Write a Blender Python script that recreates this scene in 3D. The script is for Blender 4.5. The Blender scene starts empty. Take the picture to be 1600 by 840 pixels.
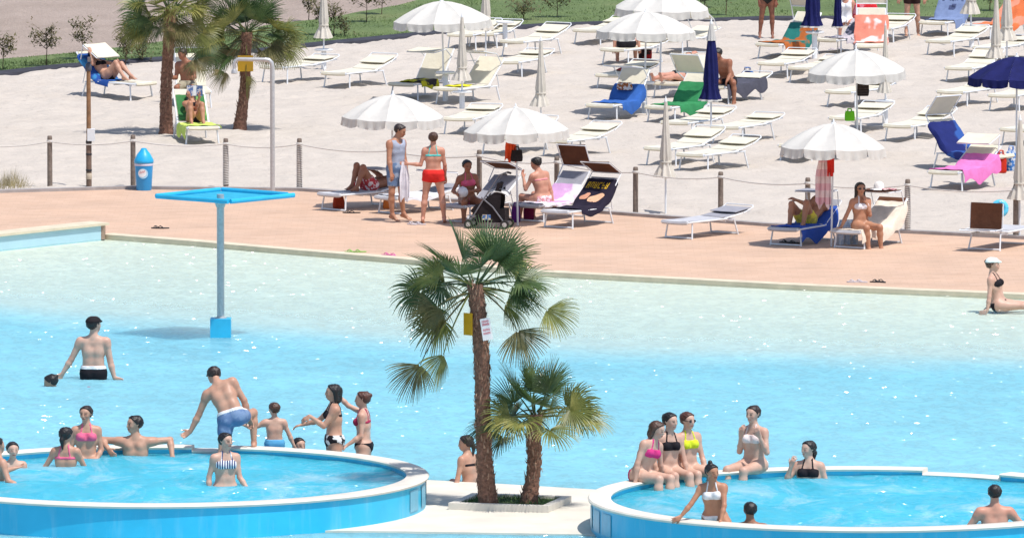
import bpy, bmesh, math, random
import numpy as np
from mathutils import Vector, Matrix

random.seed(7)
scene = bpy.context.scene
COL = scene.collection
PI = math.pi

# ------------------------------------------------------------------ camera
FPX, YH, HC = 15600.0, -1050.0, 17.0          # focal length in photo pixels, horizon row, camera height
TH = math.atan((420 - YH) / FPX)
cam_data = bpy.data.cameras.new('camera')
cam = bpy.data.objects.new('camera', cam_data)
COL.objects.link(cam)
cam.location = (0, 0, HC)
cam.rotation_euler = (PI / 2 - TH, 0, 0)
cam_data.sensor_width = 36.0
cam_data.lens = FPX / 1600 * 36.0
cam_data.clip_start = 1.0
cam_data.clip_end = 6000
scene.camera = cam

# ------------------------------------------------------------------ sky, sun, exposure
SUN = Vector((0.30, -0.26, 0.92)).normalized()
world = bpy.data.worlds.new('World')
scene.world = world
world.use_nodes = True
wn = world.node_tree
bg = wn.nodes['Background']
sky = wn.nodes.new('ShaderNodeTexSky')
sky.sky_type = 'NISHITA'
sky.sun_disc = False
sky.sun_elevation = math.asin(SUN.z)
sky.sun_rotation = math.atan2(SUN.x, SUN.y)
sky.air_density = 1.0
sky.dust_density = 1.2
bg.inputs['Strength'].default_value = 0.135
wn.links.new(sky.outputs[0], bg.inputs['Color'])
sl = bpy.data.lights.new('sun', 'SUN')
sl.energy = 4.0
sl.angle = math.radians(0.53)
sl.color = (1.0, 0.96, 0.905)
sun_o = bpy.data.objects.new('sun', sl)
COL.objects.link(sun_o)
sun_o.rotation_euler = SUN.to_track_quat('Z', 'Y').to_euler()
sun_o.location = (0, 200, 60)
scene.view_settings.view_transform = 'Standard'
scene.view_settings.look = 'None'
scene.view_settings.exposure = 0.20
scene.view_settings.gamma = 1.0
scene.cycles.max_bounces = 6
scene.cycles.transparent_max_bounces = 8

# ------------------------------------------------------------------ placement helpers
def _ray(px, py):
    a = (px - 800) / FPX
    b = (420 - py) / FPX
    return Vector((a, math.cos(TH) + b * math.sin(TH), -math.sin(TH) + b * math.cos(TH)))
def G(px, py, z=0.0):
    """point of the horizontal plane z that the photograph shows at this pixel"""
    r = _ray(px, py)
    t = (z - HC) / r.z
    return Vector((r.x * t, r.y * t, z))
def V(px, py, Y):
    """point of the upright plane at distance Y"""
    r = _ray(px, py)
    t = Y / r.y
    return Vector((r.x * t, Y, HC + r.z * t))
def SC(py):
    return (py - YH) / HC

# ------------------------------------------------------------------ object helpers
def vn(v):
    v = np.asarray(v, dtype=float)
    return v / (np.linalg.norm(v) + 1e-12)
def tag(o, label, cat, group=None):
    o['label'] = label
    o['category'] = cat
    if group:
        o['group'] = group
    return o
def thing(name, label, cat, loc=(0, 0, 0), rz=0.0, group=None):
    o = bpy.data.objects.new(name, None)
    COL.objects.link(o)
    o.empty_display_size = 0.1
    o.location = loc
    o.rotation_euler = (0, 0, rz)
    return tag(o, label, cat, group)
def inst(name, me, parent=None, loc=None, rot=None):
    o = bpy.data.objects.new(name, me)
    COL.objects.link(o)
    if parent is not None:
        o.parent = parent
    if loc is not None:
        o.location = loc
    if rot is not None:
        o.rotation_euler = rot
    return o
def structure(o):
    o['kind'] = 'structure'
    return o
def stuff(o):
    o['kind'] = 'stuff'
    return o

class MB:
    """collects shapes; mesh() makes one mesh of them"""
    def __init__(s):
        s.v = []; s.f = []
    def add(s, vs, fs):
        n = len(s.v)
        s.v.extend([tuple(p) for p in vs])
        s.f.extend([tuple(i + n for i in f) for f in fs])
        return s
    def box(s, c, size, rz=0.0, M=None):
        x, y, z = (q / 2 for q in size)
        P = [(-x, -y, -z), (x, -y, -z), (x, y, -z), (-x, y, -z), (-x, -y, z), (x, -y, z), (x, y, z), (-x, y, z)]
        if M is not None:
            P = [M @ Vector(p) for p in P]
        elif rz:
            ca, sa = math.cos(rz), math.sin(rz)
            P = [(p[0] * ca - p[1] * sa, p[0] * sa + p[1] * ca, p[2]) for p in P]
        P = [(p[0] + c[0], p[1] + c[1], p[2] + c[2]) for p in P]
        return s.add(P, [(0, 3, 2, 1), (4, 5, 6, 7), (0, 1, 5, 4), (1, 2, 6, 5), (2, 3, 7, 6), (3, 0, 4, 7)])
    def tube(s, pts, r, n=8, cap=True, flat=1.0):
        pts = [Vector(p) for p in pts]
        rs = r if isinstance(r, (list, tuple)) else [r] * len(pts)
        rings = []
        prev = None
        for i, p in enumerate(pts):
            if i == 0: t = pts[1] - pts[0]
            elif i == len(pts) - 1: t = pts[-1] - pts[-2]
            else: t = (pts[i + 1] - pts[i]).normalized() + (pts[i] - pts[i - 1]).normalized()
            t.normalize()
            if prev is None:
                a = Vector((0, 0, 1)) if abs(t.z) < 0.9 else Vector((1, 0, 0))
                u = t.cross(a).normalized()
            else:
                u = (prev - t * prev.dot(t)).normalized()
            prev = u
            w = t.cross(u)
            rings.append([p + (u * math.cos(2 * PI * k / n) + w * flat * math.sin(2 * PI * k / n)) * rs[i] for k in range(n)])
        vs = [q for rg in rings for q in rg]
        fs = []
        for i in range(len(rings) - 1):
            for k in range(n):
                a = i * n + k; b = i * n + (k + 1) % n
                fs.append((a, b, b + n, a + n))
        if cap:
            fs.append(tuple(range(n - 1, -1, -1)))
            m = (len(rings) - 1) * n
            fs.append(tuple(range(m, m + n)))
        return s.add(vs, fs)
    def lathe(s, prof, n=24, c=(0, 0, 0), cap=True, fn=None):
        vs = []
        for (r, z) in prof:
            for k in range(n):
                a = 2 * PI * k / n
                rr = r * (fn(a, z) if fn else 1.0)
                vs.append((c[0] + rr * math.cos(a), c[1] + rr * math.sin(a), c[2] + z))
        fs = []
        for i in range(len(prof) - 1):
            for k in range(n):
                a = i * n + k; b = i * n + (k + 1) % n
                fs.append((a, b, b + n, a + n))
        if cap:
            fs.append(tuple(range(n - 1, -1, -1)))
            m = (len(prof) - 1) * n
            fs.append(tuple(range(m, m + n)))
        return s.add(vs, fs)
    def sheet(s, rows, th=0.0):
        """grid of points (list of rows); th > 0 gives it thickness along its normals"""
        R, C = len(rows), len(rows[0])
        P = [Vector(p) for r in rows for p in r]
        fs = [(i * C + j, i * C + j + 1, (i + 1) * C + j + 1, (i + 1) * C + j) for i in range(R - 1) for j in range(C - 1)]
        if th <= 0:
            return s.add(P, fs)
        N = []
        for i in range(R):
            for j in range(C):
                a = P[min(i + 1, R - 1) * C + j] - P[max(i - 1, 0) * C + j]
                b = P[i * C + min(j + 1, C - 1)] - P[i * C + max(j - 1, 0)]
                nn = b.cross(a)
                N.append(nn.normalized() if nn.length > 1e-9 else Vector((0, 0, 1)))
        Q = [p - n_ * th for p, n_ in zip(P, N)]
        m = len(P)
        g = list(fs) + [tuple(q + m for q in reversed(f)) for f in fs]
        def side(a, b):
            g.append((b, a, a + m, b + m))
        for j in range(C - 1):
            side(j, j + 1); side((R - 1) * C + j + 1, (R - 1) * C + j)
        for i in range(R - 1):
            side((i + 1) * C, i * C); side(i * C + C - 1, (i + 1) * C + C - 1)
        return s.add(P + Q, g)
    def mesh(s, name, mat, smooth=True):
        me = bpy.data.meshes.new(name)
        me.from_pydata(s.v, [], s.f)
        me.update()
        if mat:
            me.materials.append(mat)
        if smooth:
            me.polygons.foreach_set('use_smooth', [True] * len(me.polygons))
            try:
                me.set_sharp_from_angle(angle=math.radians(42))
            except Exception:
                pass
        return me
    def obj(s, name, mat, parent=None, loc=None, smooth=True, rot=None):
        return inst(name, s.mesh(name, mat, smooth), parent, loc, rot)

# ------------------------------------------------------------------ materials
def mat_base(name):
    m = bpy.data.materials.new(name)
    m.use_nodes = True
    nt = m.node_tree
    return m, nt, nt.nodes['Principled BSDF']
def L(nt, a, b):
    nt.links.new(a, b)
def noise(nt, scale, detail=3.0, rough=0.55, vec=None, dist=0.0):
    n = nt.nodes.new('ShaderNodeTexNoise')
    n.inputs['Scale'].default_value = scale
    n.inputs['Detail'].default_value = detail
    n.inputs['Roughness'].default_value = rough
    n.inputs['Distortion'].default_value = dist
    if vec is not None:
        L(nt, vec, n.inputs['Vector'])
    return n
def coords(nt, scale=(1, 1, 1), rot=(0, 0, 0), kind='Object'):
    t = nt.nodes.new('ShaderNodeTexCoord')
    mp = nt.nodes.new('ShaderNodeMapping')
    mp.inputs['Scale'].default_value = scale
    mp.inputs['Rotation'].default_value = rot
    L(nt, t.outputs[kind], mp.inputs['Vector'])
    return mp.outputs[0]
def ramp(nt, fac, stops):
    r = nt.nodes.new('ShaderNodeValToRGB')
    e = r.color_ramp.elements
    while len(e) < len(stops):
        e.new(0.5)
    for q, (p, c) in zip(e, stops):
        q.position = p
        q.color = (c[0], c[1], c[2], 1)
    L(nt, fac, r.inputs[0])
    return r.outputs[0]
def bump(nt, bs, h, strength=0.3, dist=0.02):
    b = nt.nodes.new('ShaderNodeBump')
    b.inputs['Strength'].default_value = strength
    b.inputs['Distance'].default_value = dist
    L(nt, h, b.inputs['Height'])
    L(nt, b.outputs[0], bs.inputs['Normal'])
    return b
def mix(nt, fac, a, b, mode='MIX'):
    m = nt.nodes.new('ShaderNodeMix')
    m.data_type = 'RGBA'
    m.blend_type = mode
    def put(sock, v):
        if isinstance(v, (tuple, list)):
            sock.default_value = (v[0], v[1], v[2], 1)
        else:
            L(nt, v, sock)
    if isinstance(fac, (int, float)):
        m.inputs[0].default_value = fac
    else:
        L(nt, fac, m.inputs[0])
    put(m.inputs[6], a); put(m.inputs[7], b)
    return m.outputs[2]

def plain(name, col, rough=0.6, var=0.12, scale=8.0, metal=0.0, bmp=0.0, bscale=40.0, spec=0.5):
    m, nt, bs = mat_base(name)
    v = coords(nt)
    n = noise(nt, scale, 4.0, 0.6, v)
    lo = tuple(c * (1 - var) for c in col)
    hi = tuple(min(1, c * (1 + var)) for c in col)
    L(nt, ramp(nt, n.outputs[0], [(0.3, lo), (0.7, hi)]), bs.inputs['Base Color'])
    bs.inputs['Roughness'].default_value = rough
    bs.inputs['Metallic'].default_value = metal
    bs.inputs['Specular IOR Level'].default_value = spec
    if bmp:
        n2 = noise(nt, bscale, 3.0, 0.6, v)
        bump(nt, bs, n2.outputs[0], bmp, 0.01)
    return m
def cloth(name, col, col2=None, pat=None, pscale=6.0, trans=0.0, var=0.08, weave=160.0, bands=None):
    """woven fabric; pat: 'blotch' 'stripe' 'check' mixes in col2"""
    m, nt, bs = mat_base(name)
    v = coords(nt)
    n = noise(nt, 5.0, 4.0, 0.6, v)
    lo = tuple(c * (1 - var) for c in col)
    hi = tuple(min(1, c * (1 + var)) for c in col)
    c0 = ramp(nt, n.outputs[0], [(0.3, lo), (0.7, hi)])
    if pat == 'blotch':
        q = noise(nt, pscale, 2.0, 0.5, v)
        f = ramp(nt, q.outputs[0], [(0.50, (0, 0, 0)), (0.56, (1, 1, 1))])
        c0 = mix(nt, f, c0, col2)
    elif pat in ('stripe', 'stripey', 'stripez'):
        w = nt.nodes.new('ShaderNodeTexWave')
        w.bands_direction = {'stripe': 'X', 'stripey': 'Y', 'stripez': 'Z'}[pat]
        w.inputs['Scale'].default_value = pscale
        L(nt, v, w.inputs['Vector'])
        f = ramp(nt, w.outputs['Fac'], [(0.46, (0, 0, 0)), (0.54, (1, 1, 1))])
        c0 = mix(nt, f, c0, col2)
    L(nt, c0, bs.inputs['Base Color'])
    bs.inputs['Roughness'].default_value = 0.85
    bs.inputs['Specular IOR Level'].default_value = 0.2
    n2 = noise(nt, weave, 2.0, 0.5, v)
    n3 = noise(nt, 7.0, 3.0, 0.5, v)
    ad = nt.nodes.new('ShaderNodeMath'); ad.operation = 'MULTIPLY_ADD'
    ad.inputs[1].default_value = 0.15
    L(nt, n2.outputs[0], ad.inputs[0]); L(nt, n3.outputs[0], ad.inputs[2])
    b = bump(nt, bs, ad.outputs[0], 0.45, 0.03)
    if trans:
        tr = nt.nodes.new('ShaderNodeBsdfTranslucent')
        L(nt, c0, tr.inputs['Color'])
        mx = nt.nodes.new('ShaderNodeMixShader')
        mx.inputs[0].default_value = trans
        L(nt, bs.outputs[0], mx.inputs[1]); L(nt, tr.outputs[0], mx.inputs[2])
        L(nt, mx.outputs[0], nt.nodes['Material Output'].inputs['Surface'])
    return m

M = {}
M['canopy_white'] = cloth('canvas_white', (0.77, 0.75, 0.71), trans=0.34, var=0.05)
M['canopy_cream'] = cloth('canvas_cream', (0.72, 0.67, 0.59), trans=0.22, var=0.06)
M['canopy_navy'] = cloth('canvas_navy', (0.012, 0.015, 0.095), trans=0.10, var=0.2)
M['sling_cream'] = cloth('sling_cream', (0.74, 0.69, 0.56), trans=0.12, var=0.05)
M['sling_brown'] = cloth('sling_brown', (0.13, 0.052, 0.028), trans=0.15, var=0.15)
M['sling_pale'] = cloth('sling_pale', (0.52, 0.52, 0.55), trans=0.1, var=0.08)
M['sling_grey'] = cloth('sling_grey', (0.34, 0.34, 0.38), trans=0.1, var=0.1)
M['alu'] = plain('painted_aluminium', (0.74, 0.76, 0.79), 0.38, 0.06, 5.0)
M['steel'] = plain('brushed_steel', (0.50, 0.49, 0.49), 0.4, 0.12, 20.0, metal=0.35)
M['plastic_white'] = plain('white_plastic', (0.76, 0.77, 0.78), 0.4, 0.05)
M['plastic_dark'] = plain('dark_plastic', (0.025, 0.022, 0.026), 0.5, 0.2)
M['black_cloth'] = cloth('black_cloth', (0.018, 0.014, 0.016), var=0.3)
M['rubber'] = plain('rubber', (0.02, 0.02, 0.02), 0.75, 0.2)
M['wood_post'] = plain('weathered_post', (0.20, 0.155, 0.125), 0.85, 0.35, 14.0, bmp=0.5)
M['wood_pole'] = plain('brown_pole', (0.25, 0.13, 0.06), 0.7, 0.3, 9.0, bmp=0.3)
M['rope'] = plain('rope', (0.56, 0.52, 0.48), 0.9, 0.15, 60.0, bmp=0.6, bscale=120)
# ================================================================== the setting
def line_fn(pts, z=0.0):
    W = [G(px, py, z) for px, py in pts]
    xs = np.array([p.x for p in W]); ys = np.array([p.y for p in W])
    def f(x):
        x = np.asarray(x, dtype=float)
        base = np.interp(x, xs, ys)
        # carry the end slopes on beyond the frame
        lo = ys[0] + (x - xs[0]) * (ys[1] - ys[0]) / (xs[1] - xs[0])
        hi = ys[-1] + (x - xs[-1]) * (ys[-1] - ys[-2]) / (xs[-1] - xs[-2])
        return np.where(x < xs[0], lo, np.where(x > xs[-1], hi, base))
    return f
WZ = -0.05                                     # level of the big pool
kerb_f = line_fn([(-60, 303), (0, 301), (200, 295), (470, 298), (620, 308), (950, 334), (1200, 353), (1600, 373), (1660, 376)])
cope_f = line_fn([(-60, 393), (0, 386), (158, 369), (160, 367.5), (300, 378), (400, 387), (620, 405), (830, 425), (1000, 434), (1250, 447), (1600, 461.5), (1660, 464)])
edge_f = line_fn([(-60, 126), (0, 119), (110, 106), (400, 84), (500, 73), (700, 52), (860, 43), (1000, 38), (1200, 31), (1400, 32), (1600, 34), (1660, 35)])
field_f = line_fn([(-60, 101), (0, 95), (150, 82), (250, 68), (420, 42), (520, 30), (620, 12), (700, -8), (900, -60), (1660, -250)])
blue_f = line_fn([(-60, 492), (0, 500), (300, 522), (620, 548), (960, 568), (1600, 584), (1660, 586)], -0.35)
XL, XR = -15.0, 15.0

def strip(fa, fb, nx, nv, zf, x0=XL, x1=XR):
    """grid between two lines y = fa(x) and y = fb(x)"""
    xs = np.linspace(x0, x1, nx)
    ya = fa(xs); yb = fb(xs)
    t = np.linspace(0, 1, nv)[:, None]
    X = np.repeat(xs[None, :], nv, 0)
    Y = ya[None, :] * (1 - t) + yb[None, :] * t
    Z = zf(X, Y)
    P = np.stack([X, Y, Z], -1).reshape(-1, 3)
    i = np.arange(nv - 1)[:, None] * nx + np.arange(nx - 1)[None, :]
    F = np.stack([i, i + 1, i + nx + 1, i + nx], -1).reshape(-1, 4)
    return P, F
def np_mesh(name, P, F, mat, smooth=True):
    me = bpy.data.meshes.new(name)
    P = np.asarray(P, dtype=np.float32); F = np.asarray(F, dtype=np.int32)
    me.vertices.add(len(P)); me.vertices.foreach_set('co', P.ravel())
    k = F.shape[1]
    me.loops.add(F.size); me.loops.foreach_set('vertex_index', F.ravel())
    me.polygons.add(len(F))
    me.polygons.foreach_set('loop_start', np.arange(0, F.size, k, dtype=np.int32))
    me.update(calc_edges=True)
    me.polygons.foreach_set('use_smooth', np.full(len(F), smooth))
    if mat: me.materials.append(mat)
    return me
_rng = np.random.RandomState(3)
def vnoise(X, Y, sc, seed=0):
    """smooth value noise in [0, 1]"""
    r = np.random.RandomState(seed); T = r.rand(256, 256)
    x = X * sc; y = Y * sc
    xi = np.floor(x).astype(int); yi = np.floor(y).astype(int)
    fx = x - xi; fy = y - yi
    fx = fx * fx * (3 - 2 * fx); fy = fy * fy * (3 - 2 * fy)
    a = T[xi % 256, yi % 256]; b = T[(xi + 1) % 256, yi % 256]; c = T[xi % 256, (yi + 1) % 256]; d = T[(xi + 1) % 256, (yi + 1) % 256]
    return (a * (1 - fx) + b * fx) * (1 - fy) + (c * (1 - fx) + d * fx) * fy

# --- sand
m, nt, bs = mat_base('beach_sand')
v = coords(nt)
n1 = noise(nt, 0.5, 5.0, 0.6, v); n2 = noise(nt, 5.0, 6.0, 0.72, v); n3 = noise(nt, 160.0, 2.0, 0.6, v)
c1 = ramp(nt, n1.outputs[0], [(0.3, (0.545, 0.49, 0.435)), (0.7, (0.605, 0.547, 0.488))])
c2 = ramp(nt, n2.outputs[0], [(0.26, (0.74, 0.73, 0.72)), (0.42, (0.97, 0.965, 0.96)), (1, (1.02, 1.01, 1))])
cc = mix(nt, 1.0, c1, c2, 'MULTIPLY')
c3 = ramp(nt, n3.outputs[0], [(0.25, (0.8, 0.79, 0.78)), (0.6, (1, 1, 1))])
L(nt, mix(nt, 1.0, cc, c3, 'MULTIPLY'), bs.inputs['Base Color'])
bs.inputs['Roughness'].default_value = 0.95
bs.inputs['Specular IOR Level'].default_value = 0.1
bump(nt, bs, n2.outputs[0], 0.8, 0.06)
M['sand'] = m
def sand_z(X, Y):
    z = 0.04 * (vnoise(X, Y, 1.1, 1) - 0.5) + 0.075 * (vnoise(X, Y, 3.1, 2) ** 1.6 - 0.4) + 0.045 * (vnoise(X, Y, 5.5, 3) - 0.5)
    near = np.clip((Y - kerb_f(X)) / 1.0, 0, 1)
    return 0.012 + z * (0.25 + 0.75 * near)
P, F = strip(lambda x: kerb_f(x) + 0.05, lambda x: edge_f(x) + 0.2, 220, 420, sand_z)
structure(inst('sand', np_mesh('sand', P, F, M['sand'])))
def ground_z(p):
    if p.y > float(kerb_f(p.x)):
        return float(sand_z(np.array([p.x]), np.array([p.y]))[0])
    return 0.0

# --- terracotta paving between sand and pool
m, nt, bs = mat_base('terracotta_paving')
v = coords(nt)
br = nt.nodes.new('ShaderNodeTexBrick')
br.inputs['Scale'].default_value = 1.0
br.inputs['Brick Width'].default_value = 0.24
br.inputs['Row Height'].default_value = 0.30
br.inputs['Mortar Size'].default_value = 0.005
br.inputs['Mortar Smooth'].default_value = 0.3
br.inputs['Color1'].default_value = (0.57, 0.385, 0.27, 1)
br.inputs['Color2'].default_value = (0.60, 0.412, 0.295, 1)
br.inputs['Mortar'].default_value = (0.52, 0.35, 0.25, 1)
L(nt, v, br.inputs['Vector'])
n1 = noise(nt, 0.7, 5.0, 0.6, v); n2 = noise(nt, 1.6, 5.0, 0.65, coords(nt, (0.5, 2.2, 1)))
a = ramp(nt, n1.outputs[0], [(0.3, (0.88, 0.88, 0.89)), (0.7, (1.05, 1.03, 1.02))])
b_ = ramp(nt, n2.outputs[0], [(0.32, (0.90, 0.89, 0.88)), (0.5, (1, 1, 1)), (0.7, (1.02, 1.03, 1.03))])
L(nt, mix(nt, 1.0, mix(nt, 1.0, br.outputs['Color'], a, 'MULTIPLY'), b_, 'MULTIPLY'), bs.inputs['Base Color'])
bs.inputs['Roughness'].default_value = 0.8
bump(nt, bs, br.outputs['Fac'], -0.25, 0.01)
M['paving'] = m
P, F = strip(lambda x: cope_f(x) + 0.30, kerb_f, 160, 60, lambda X, Y: 0 * X)
structure(inst('terracotta_paving', np_mesh('terracotta_paving', P, F, M['paving'])))

def ribbon(name, yfn, x0, x1, prof, mat, n=140):
    """a profile [(dy, z)...] swept along the line y = yfn(x)"""
    xs = np.linspace(x0, x1, n); ys = yfn(xs)
    tx = np.gradient(xs); ty = np.gradient(ys)
    ln = np.hypot(tx, ty); nx_, ny_ = -ty / ln, tx / ln
    mb = MB()
    rows = [[(x + a * d, y + b * d, z) for x, y, a, b in zip(xs, ys, nx_, ny_)] for d, z in prof]
    mb.sheet(rows)
    return mb.obj(name, mat)
M['kerb'] = plain('grey_kerb', (0.34, 0.31, 0.30), 0.9, 0.18, 5.0, bmp=0.3)
structure(ribbon('kerb', kerb_f, XL, XR, [(-0.10, -0.05), (-0.10, 0.06), (0.10, 0.06), (0.10, -0.05)], M['kerb']))
# --- cream coping along the pool edge
M['coping'] = plain('cream_stone', (0.62, 0.54, 0.40), 0.75, 0.12, 3.0, bmp=0.25)
xw = G(160, 368).x
structure(ribbon('coping', cope_f, xw, XR, [(0.0, -0.4), (0.0, 0.02), (0.30, 0.024), (0.31, -0.02)], M['coping']))
# raised wall on the left with its own coping
M['wall_pale'] = plain('pale_blue_plaster', (0.40, 0.60, 0.68), 0.6, 0.05, 2.0)
w = thing('pool_wall', 'low pale blue pool wall with cream coping at the left edge', 'wall')
o = ribbon('wall_face', cope_f, XL, xw - 0.02, [(0.0, -0.5), (0.0, 0.20), (0.40, 0.20), (0.40, -0.05)], M['wall_pale'], 60)
o.parent = w
o = ribbon('coping_slab', cope_f, XL, xw + 0.10, [(-0.05, 0.203), (-0.05, 0.25), (0.45, 0.25), (0.45, 0.203), (-0.05, 0.203)], M['coping'], 60)
o.parent = w
mb = MB(); yy = float(cope_f(xw - 0.05))
mb.box((xw - 0.02, yy + 0.22, 0.07), (0.14, 0.34, 0.262))
o = mb.obj('end_pier', plain('brown_stone', (0.36, 0.24, 0.18), 0.8, 0.2)); o.parent = w

# --- pool floor and water
m, nt, bs = mat_base('pool_floor')
geo = nt.nodes.new('ShaderNodeNewGeometry')
at = nt.nodes.new('ShaderNodeAttribute'); at.attribute_name = 'depth_step'
n1 = noise(nt, 0.6, 3.0, 0.5, coords(nt))
ad = nt.nodes.new('ShaderNodeMath'); ad.operation = 'MULTIPLY_ADD'; ad.inputs[1].default_value = 0.10
L(nt, n1.outputs[0], ad.inputs[0]); L(nt, at.outputs['Fac'], ad.inputs[2])
L(nt, ramp(nt, ad.outputs[0], [(0.0, (0.74, 0.665, 0.54)), (0.50, (0.72, 0.68, 0.58)), (0.58, (0.26, 0.58, 0.70)), (1.0, (0.13, 0.50, 0.66))]), bs.inputs['Base Color'])
bs.inputs['Roughness'].default_value = 0.7
M['pool_floor'] = m
near_f = lambda x: np.full_like(np.asarray(x, dtype=float), G(800, 900, WZ).y)
def floor_z(X, Y):
    d = cope_f(X) - Y
    return WZ - 0.03 - 0.022 * d - np.where(d > 18, 0.03 * (d - 18), 0)
P, F = strip(near_f, lambda x: cope_f(x) + 0.05, 120, 160, floor_z)
me = np_mesh('pool_floor', P, F, M['pool_floor'])
at_ = me.attributes.new('depth_step', 'FLOAT', 'POINT')
dd = cope_f(P[:, 0]) - P[:, 1]; db = cope_f(P[:, 0]) - blue_f(P[:, 0])
at_.data.foreach_set('value', np.clip(0.5 * dd / db, 0, 1).astype(np.float32))
structure(inst('pool_floor', me))

def vmath(nt, op, a, b=None, sc=None):
    q = nt.nodes.new('ShaderNodeVectorMath'); q.operation = op
    for i, x in ((0, a), (1, b)):
        if x is None: continue
        if isinstance(x, tuple): q.inputs[i].default_value = x
        else: L(nt, x, q.inputs[i])
    if sc is not None:
        if isinstance(sc, (int, float)): q.inputs['Scale'].default_value = sc
        else: L(nt, sc, q.inputs['Scale'])
    return q.outputs[0]
def water_mat(name, deep, op_attr=None, op=0.9, foam=0.0, bstr=1.0, refl=0.22, glint=1.0):
    m, nt, bs = mat_base(name)
    v = coords(nt, (1.0, 0.55, 1)); v2 = coords(nt, (1.0, 0.5, 1), (0, 0, 0.3))
    n1 = noise(nt, 3.2, 2.0, 0.5, v, 0.6); n2 = noise(nt, 7.0, 2.0, 0.5, v2, 0.4); n3 = noise(nt, 6.5, 1.0, 0.5, v, 0.3)
    n4 = noise(nt, 0.40, 3.0, 0.6, coords(nt, (1, 0.6, 1)))
    patch = ramp(nt, n4.outputs[0], [(0.35, (0.55, 0.55, 0.55)), (0.65, (1, 1, 1))])
    def tilt(n_, k):                              # slope field of the ripples from a noise
        return vmath(nt, 'MULTIPLY', vmath(nt, 'SUBTRACT', n_.outputs['Color'], (0.5, 0.5, 0.5)), (k, k, 0.0))
    soft = vmath(nt, 'ADD', tilt(n1, 1.0 * bstr), tilt(n2, 0.8 * bstr))
    nrm = vmath(nt, 'NORMALIZE', vmath(nt, 'ADD', soft, (0, 0, 1)))
    steep = vmath(nt, 'ADD', soft, vmath(nt, 'SCALE', tilt(n3, 5.8 * glint), sc=patch))
    nrm2 = vmath(nt, 'NORMALIZE', vmath(nt, 'ADD', steep, (0, 0, 1)))
    df = nt.nodes.new('ShaderNodeSubsurfaceScattering')
    df.falloff = 'BURLEY'
    df.inputs['Scale'].default_value = 2.5
    df.inputs['Radius'].default_value = (1.0, 1.0, 1.0)
    nb = noise(nt, 0.35, 3.0, 0.5, coords(nt))
    col = ramp(nt, nb.outputs[0], [(0.3, tuple(c * 0.93 for c in deep)), (0.7, tuple(min(1, c * 1.06) for c in deep))])
    if foam:
        nf = noise(nt, 0.9, 6.0, 0.72, coords(nt, (1, 0.5, 1)), 0.8)
        f = ramp(nt, nf.outputs[0], [(0.50, (0, 0, 0)), (0.74, (foam, foam, foam))])
        col = mix(nt, f, col, (0.72, 0.82, 0.84))
    L(nt, col, df.inputs['Color']); L(nt, nrm, df.inputs['Normal'])
    tr = nt.nodes.new('ShaderNodeBsdfTransparent'); tr.inputs['Color'].default_value = (0.88, 0.97, 0.97, 1)
    mx = nt.nodes.new('ShaderNodeMixShader')
    if op_attr:
        at = nt.nodes.new('ShaderNodeAttribute'); at.attribute_name = op_attr
        L(nt, at.outputs['Fac'], mx.inputs[0])
    else:
        mx.inputs[0].default_value = op
    d2 = nt.nodes.new('ShaderNodeBsdfDiffuse'); L(nt, col, d2.inputs['Color']); L(nt, nrm, d2.inputs['Normal'])
    md = nt.nodes.new('ShaderNodeMixShader'); md.inputs[0].default_value = 0.22
    L(nt, df.outputs[0], md.inputs[1]); L(nt, d2.outputs[0], md.inputs[2])
    L(nt, tr.outputs[0], mx.inputs[1]); L(nt, md.outputs[0], mx.inputs[2])
    gl = nt.nodes.new('ShaderNodeBsdfGlossy'); gl.inputs['Roughness'].default_value = 0.17
    L(nt, nrm2, gl.inputs['Normal'])
    fr = nt.nodes.new('ShaderNodeFresnel'); fr.inputs['IOR'].default_value = 1.33
    L(nt, nrm, fr.inputs['Normal'])
    fm = nt.nodes.new('ShaderNodeMath'); fm.operation = 'MULTIPLY'; fm.inputs[1].default_value = refl
    L(nt, fr.outputs[0], fm.inputs[0])
    m2 = nt.nodes.new('ShaderNodeMixShader')
    L(nt, fm.outputs[0], m2.inputs[0]); L(nt, mx.outputs[0], m2.inputs[1]); L(nt, gl.outputs[0], m2.inputs[2])
    L(nt, m2.outputs[0], nt.nodes['Material Output'].inputs['Surface'])
    nt.nodes.remove(bs)
    return m
M['water'] = water_mat('pool_water', (0.225, 0.525, 0.625), op_attr='murk', bstr=1.0)
def wave_z(X, Y):
    return WZ + 0.012 * (vnoise(X, Y * 0.8, 2.2, 11) - 0.5) + 0.010 * (vnoise(X, Y * 0.8, 4.7, 12) - 0.5)
P, F = strip(near_f, lambda x: cope_f(x) + 0.02, 260, 620, wave_z)
me = np_mesh('water', P, F, M['water'])
at_ = me.attributes.new('murk', 'FLOAT', 'POINT')
dd = cope_f(P[:, 0]) - P[:, 1]; db = cope_f(P[:, 0]) - blue_f(P[:, 0])
q = np.clip(dd / db, 0, 3)
murk = np.interp(q, [0, 0.25, 0.8, 1.0, 1.12, 1.6, 3], [0.04, 0.08, 0.20, 0.32, 0.62, 0.85, 0.95])
at_.data.foreach_set('value', murk.astype(np.float32))
structure(inst('water', me))

# --- island, basins, planter
M['island'] = plain('island_concrete', (0.66, 0.61, 0.52), 0.8, 0.10, 1.6, bmp=0.2)
isl = [(285, 826), (620, 829), (900, 833.5), (1100, 840), (1100, 778), (930, 764), (780, 755), (650, 748), (560, 744), (430, 790)]
ip = [G(x, y, -0.025) for x, y in isl]
mb = MB()
n = len(ip)
mb.add([tuple(p) for p in ip] + [(p.x, p.y, -0.9) for p in ip], [tuple(range(n))] + [(i + n, (i + 1) % n + n, (i + 1) % n, i) for i in range(n)])
structure(mb.obj('island', M['island'], smooth=False))

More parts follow.
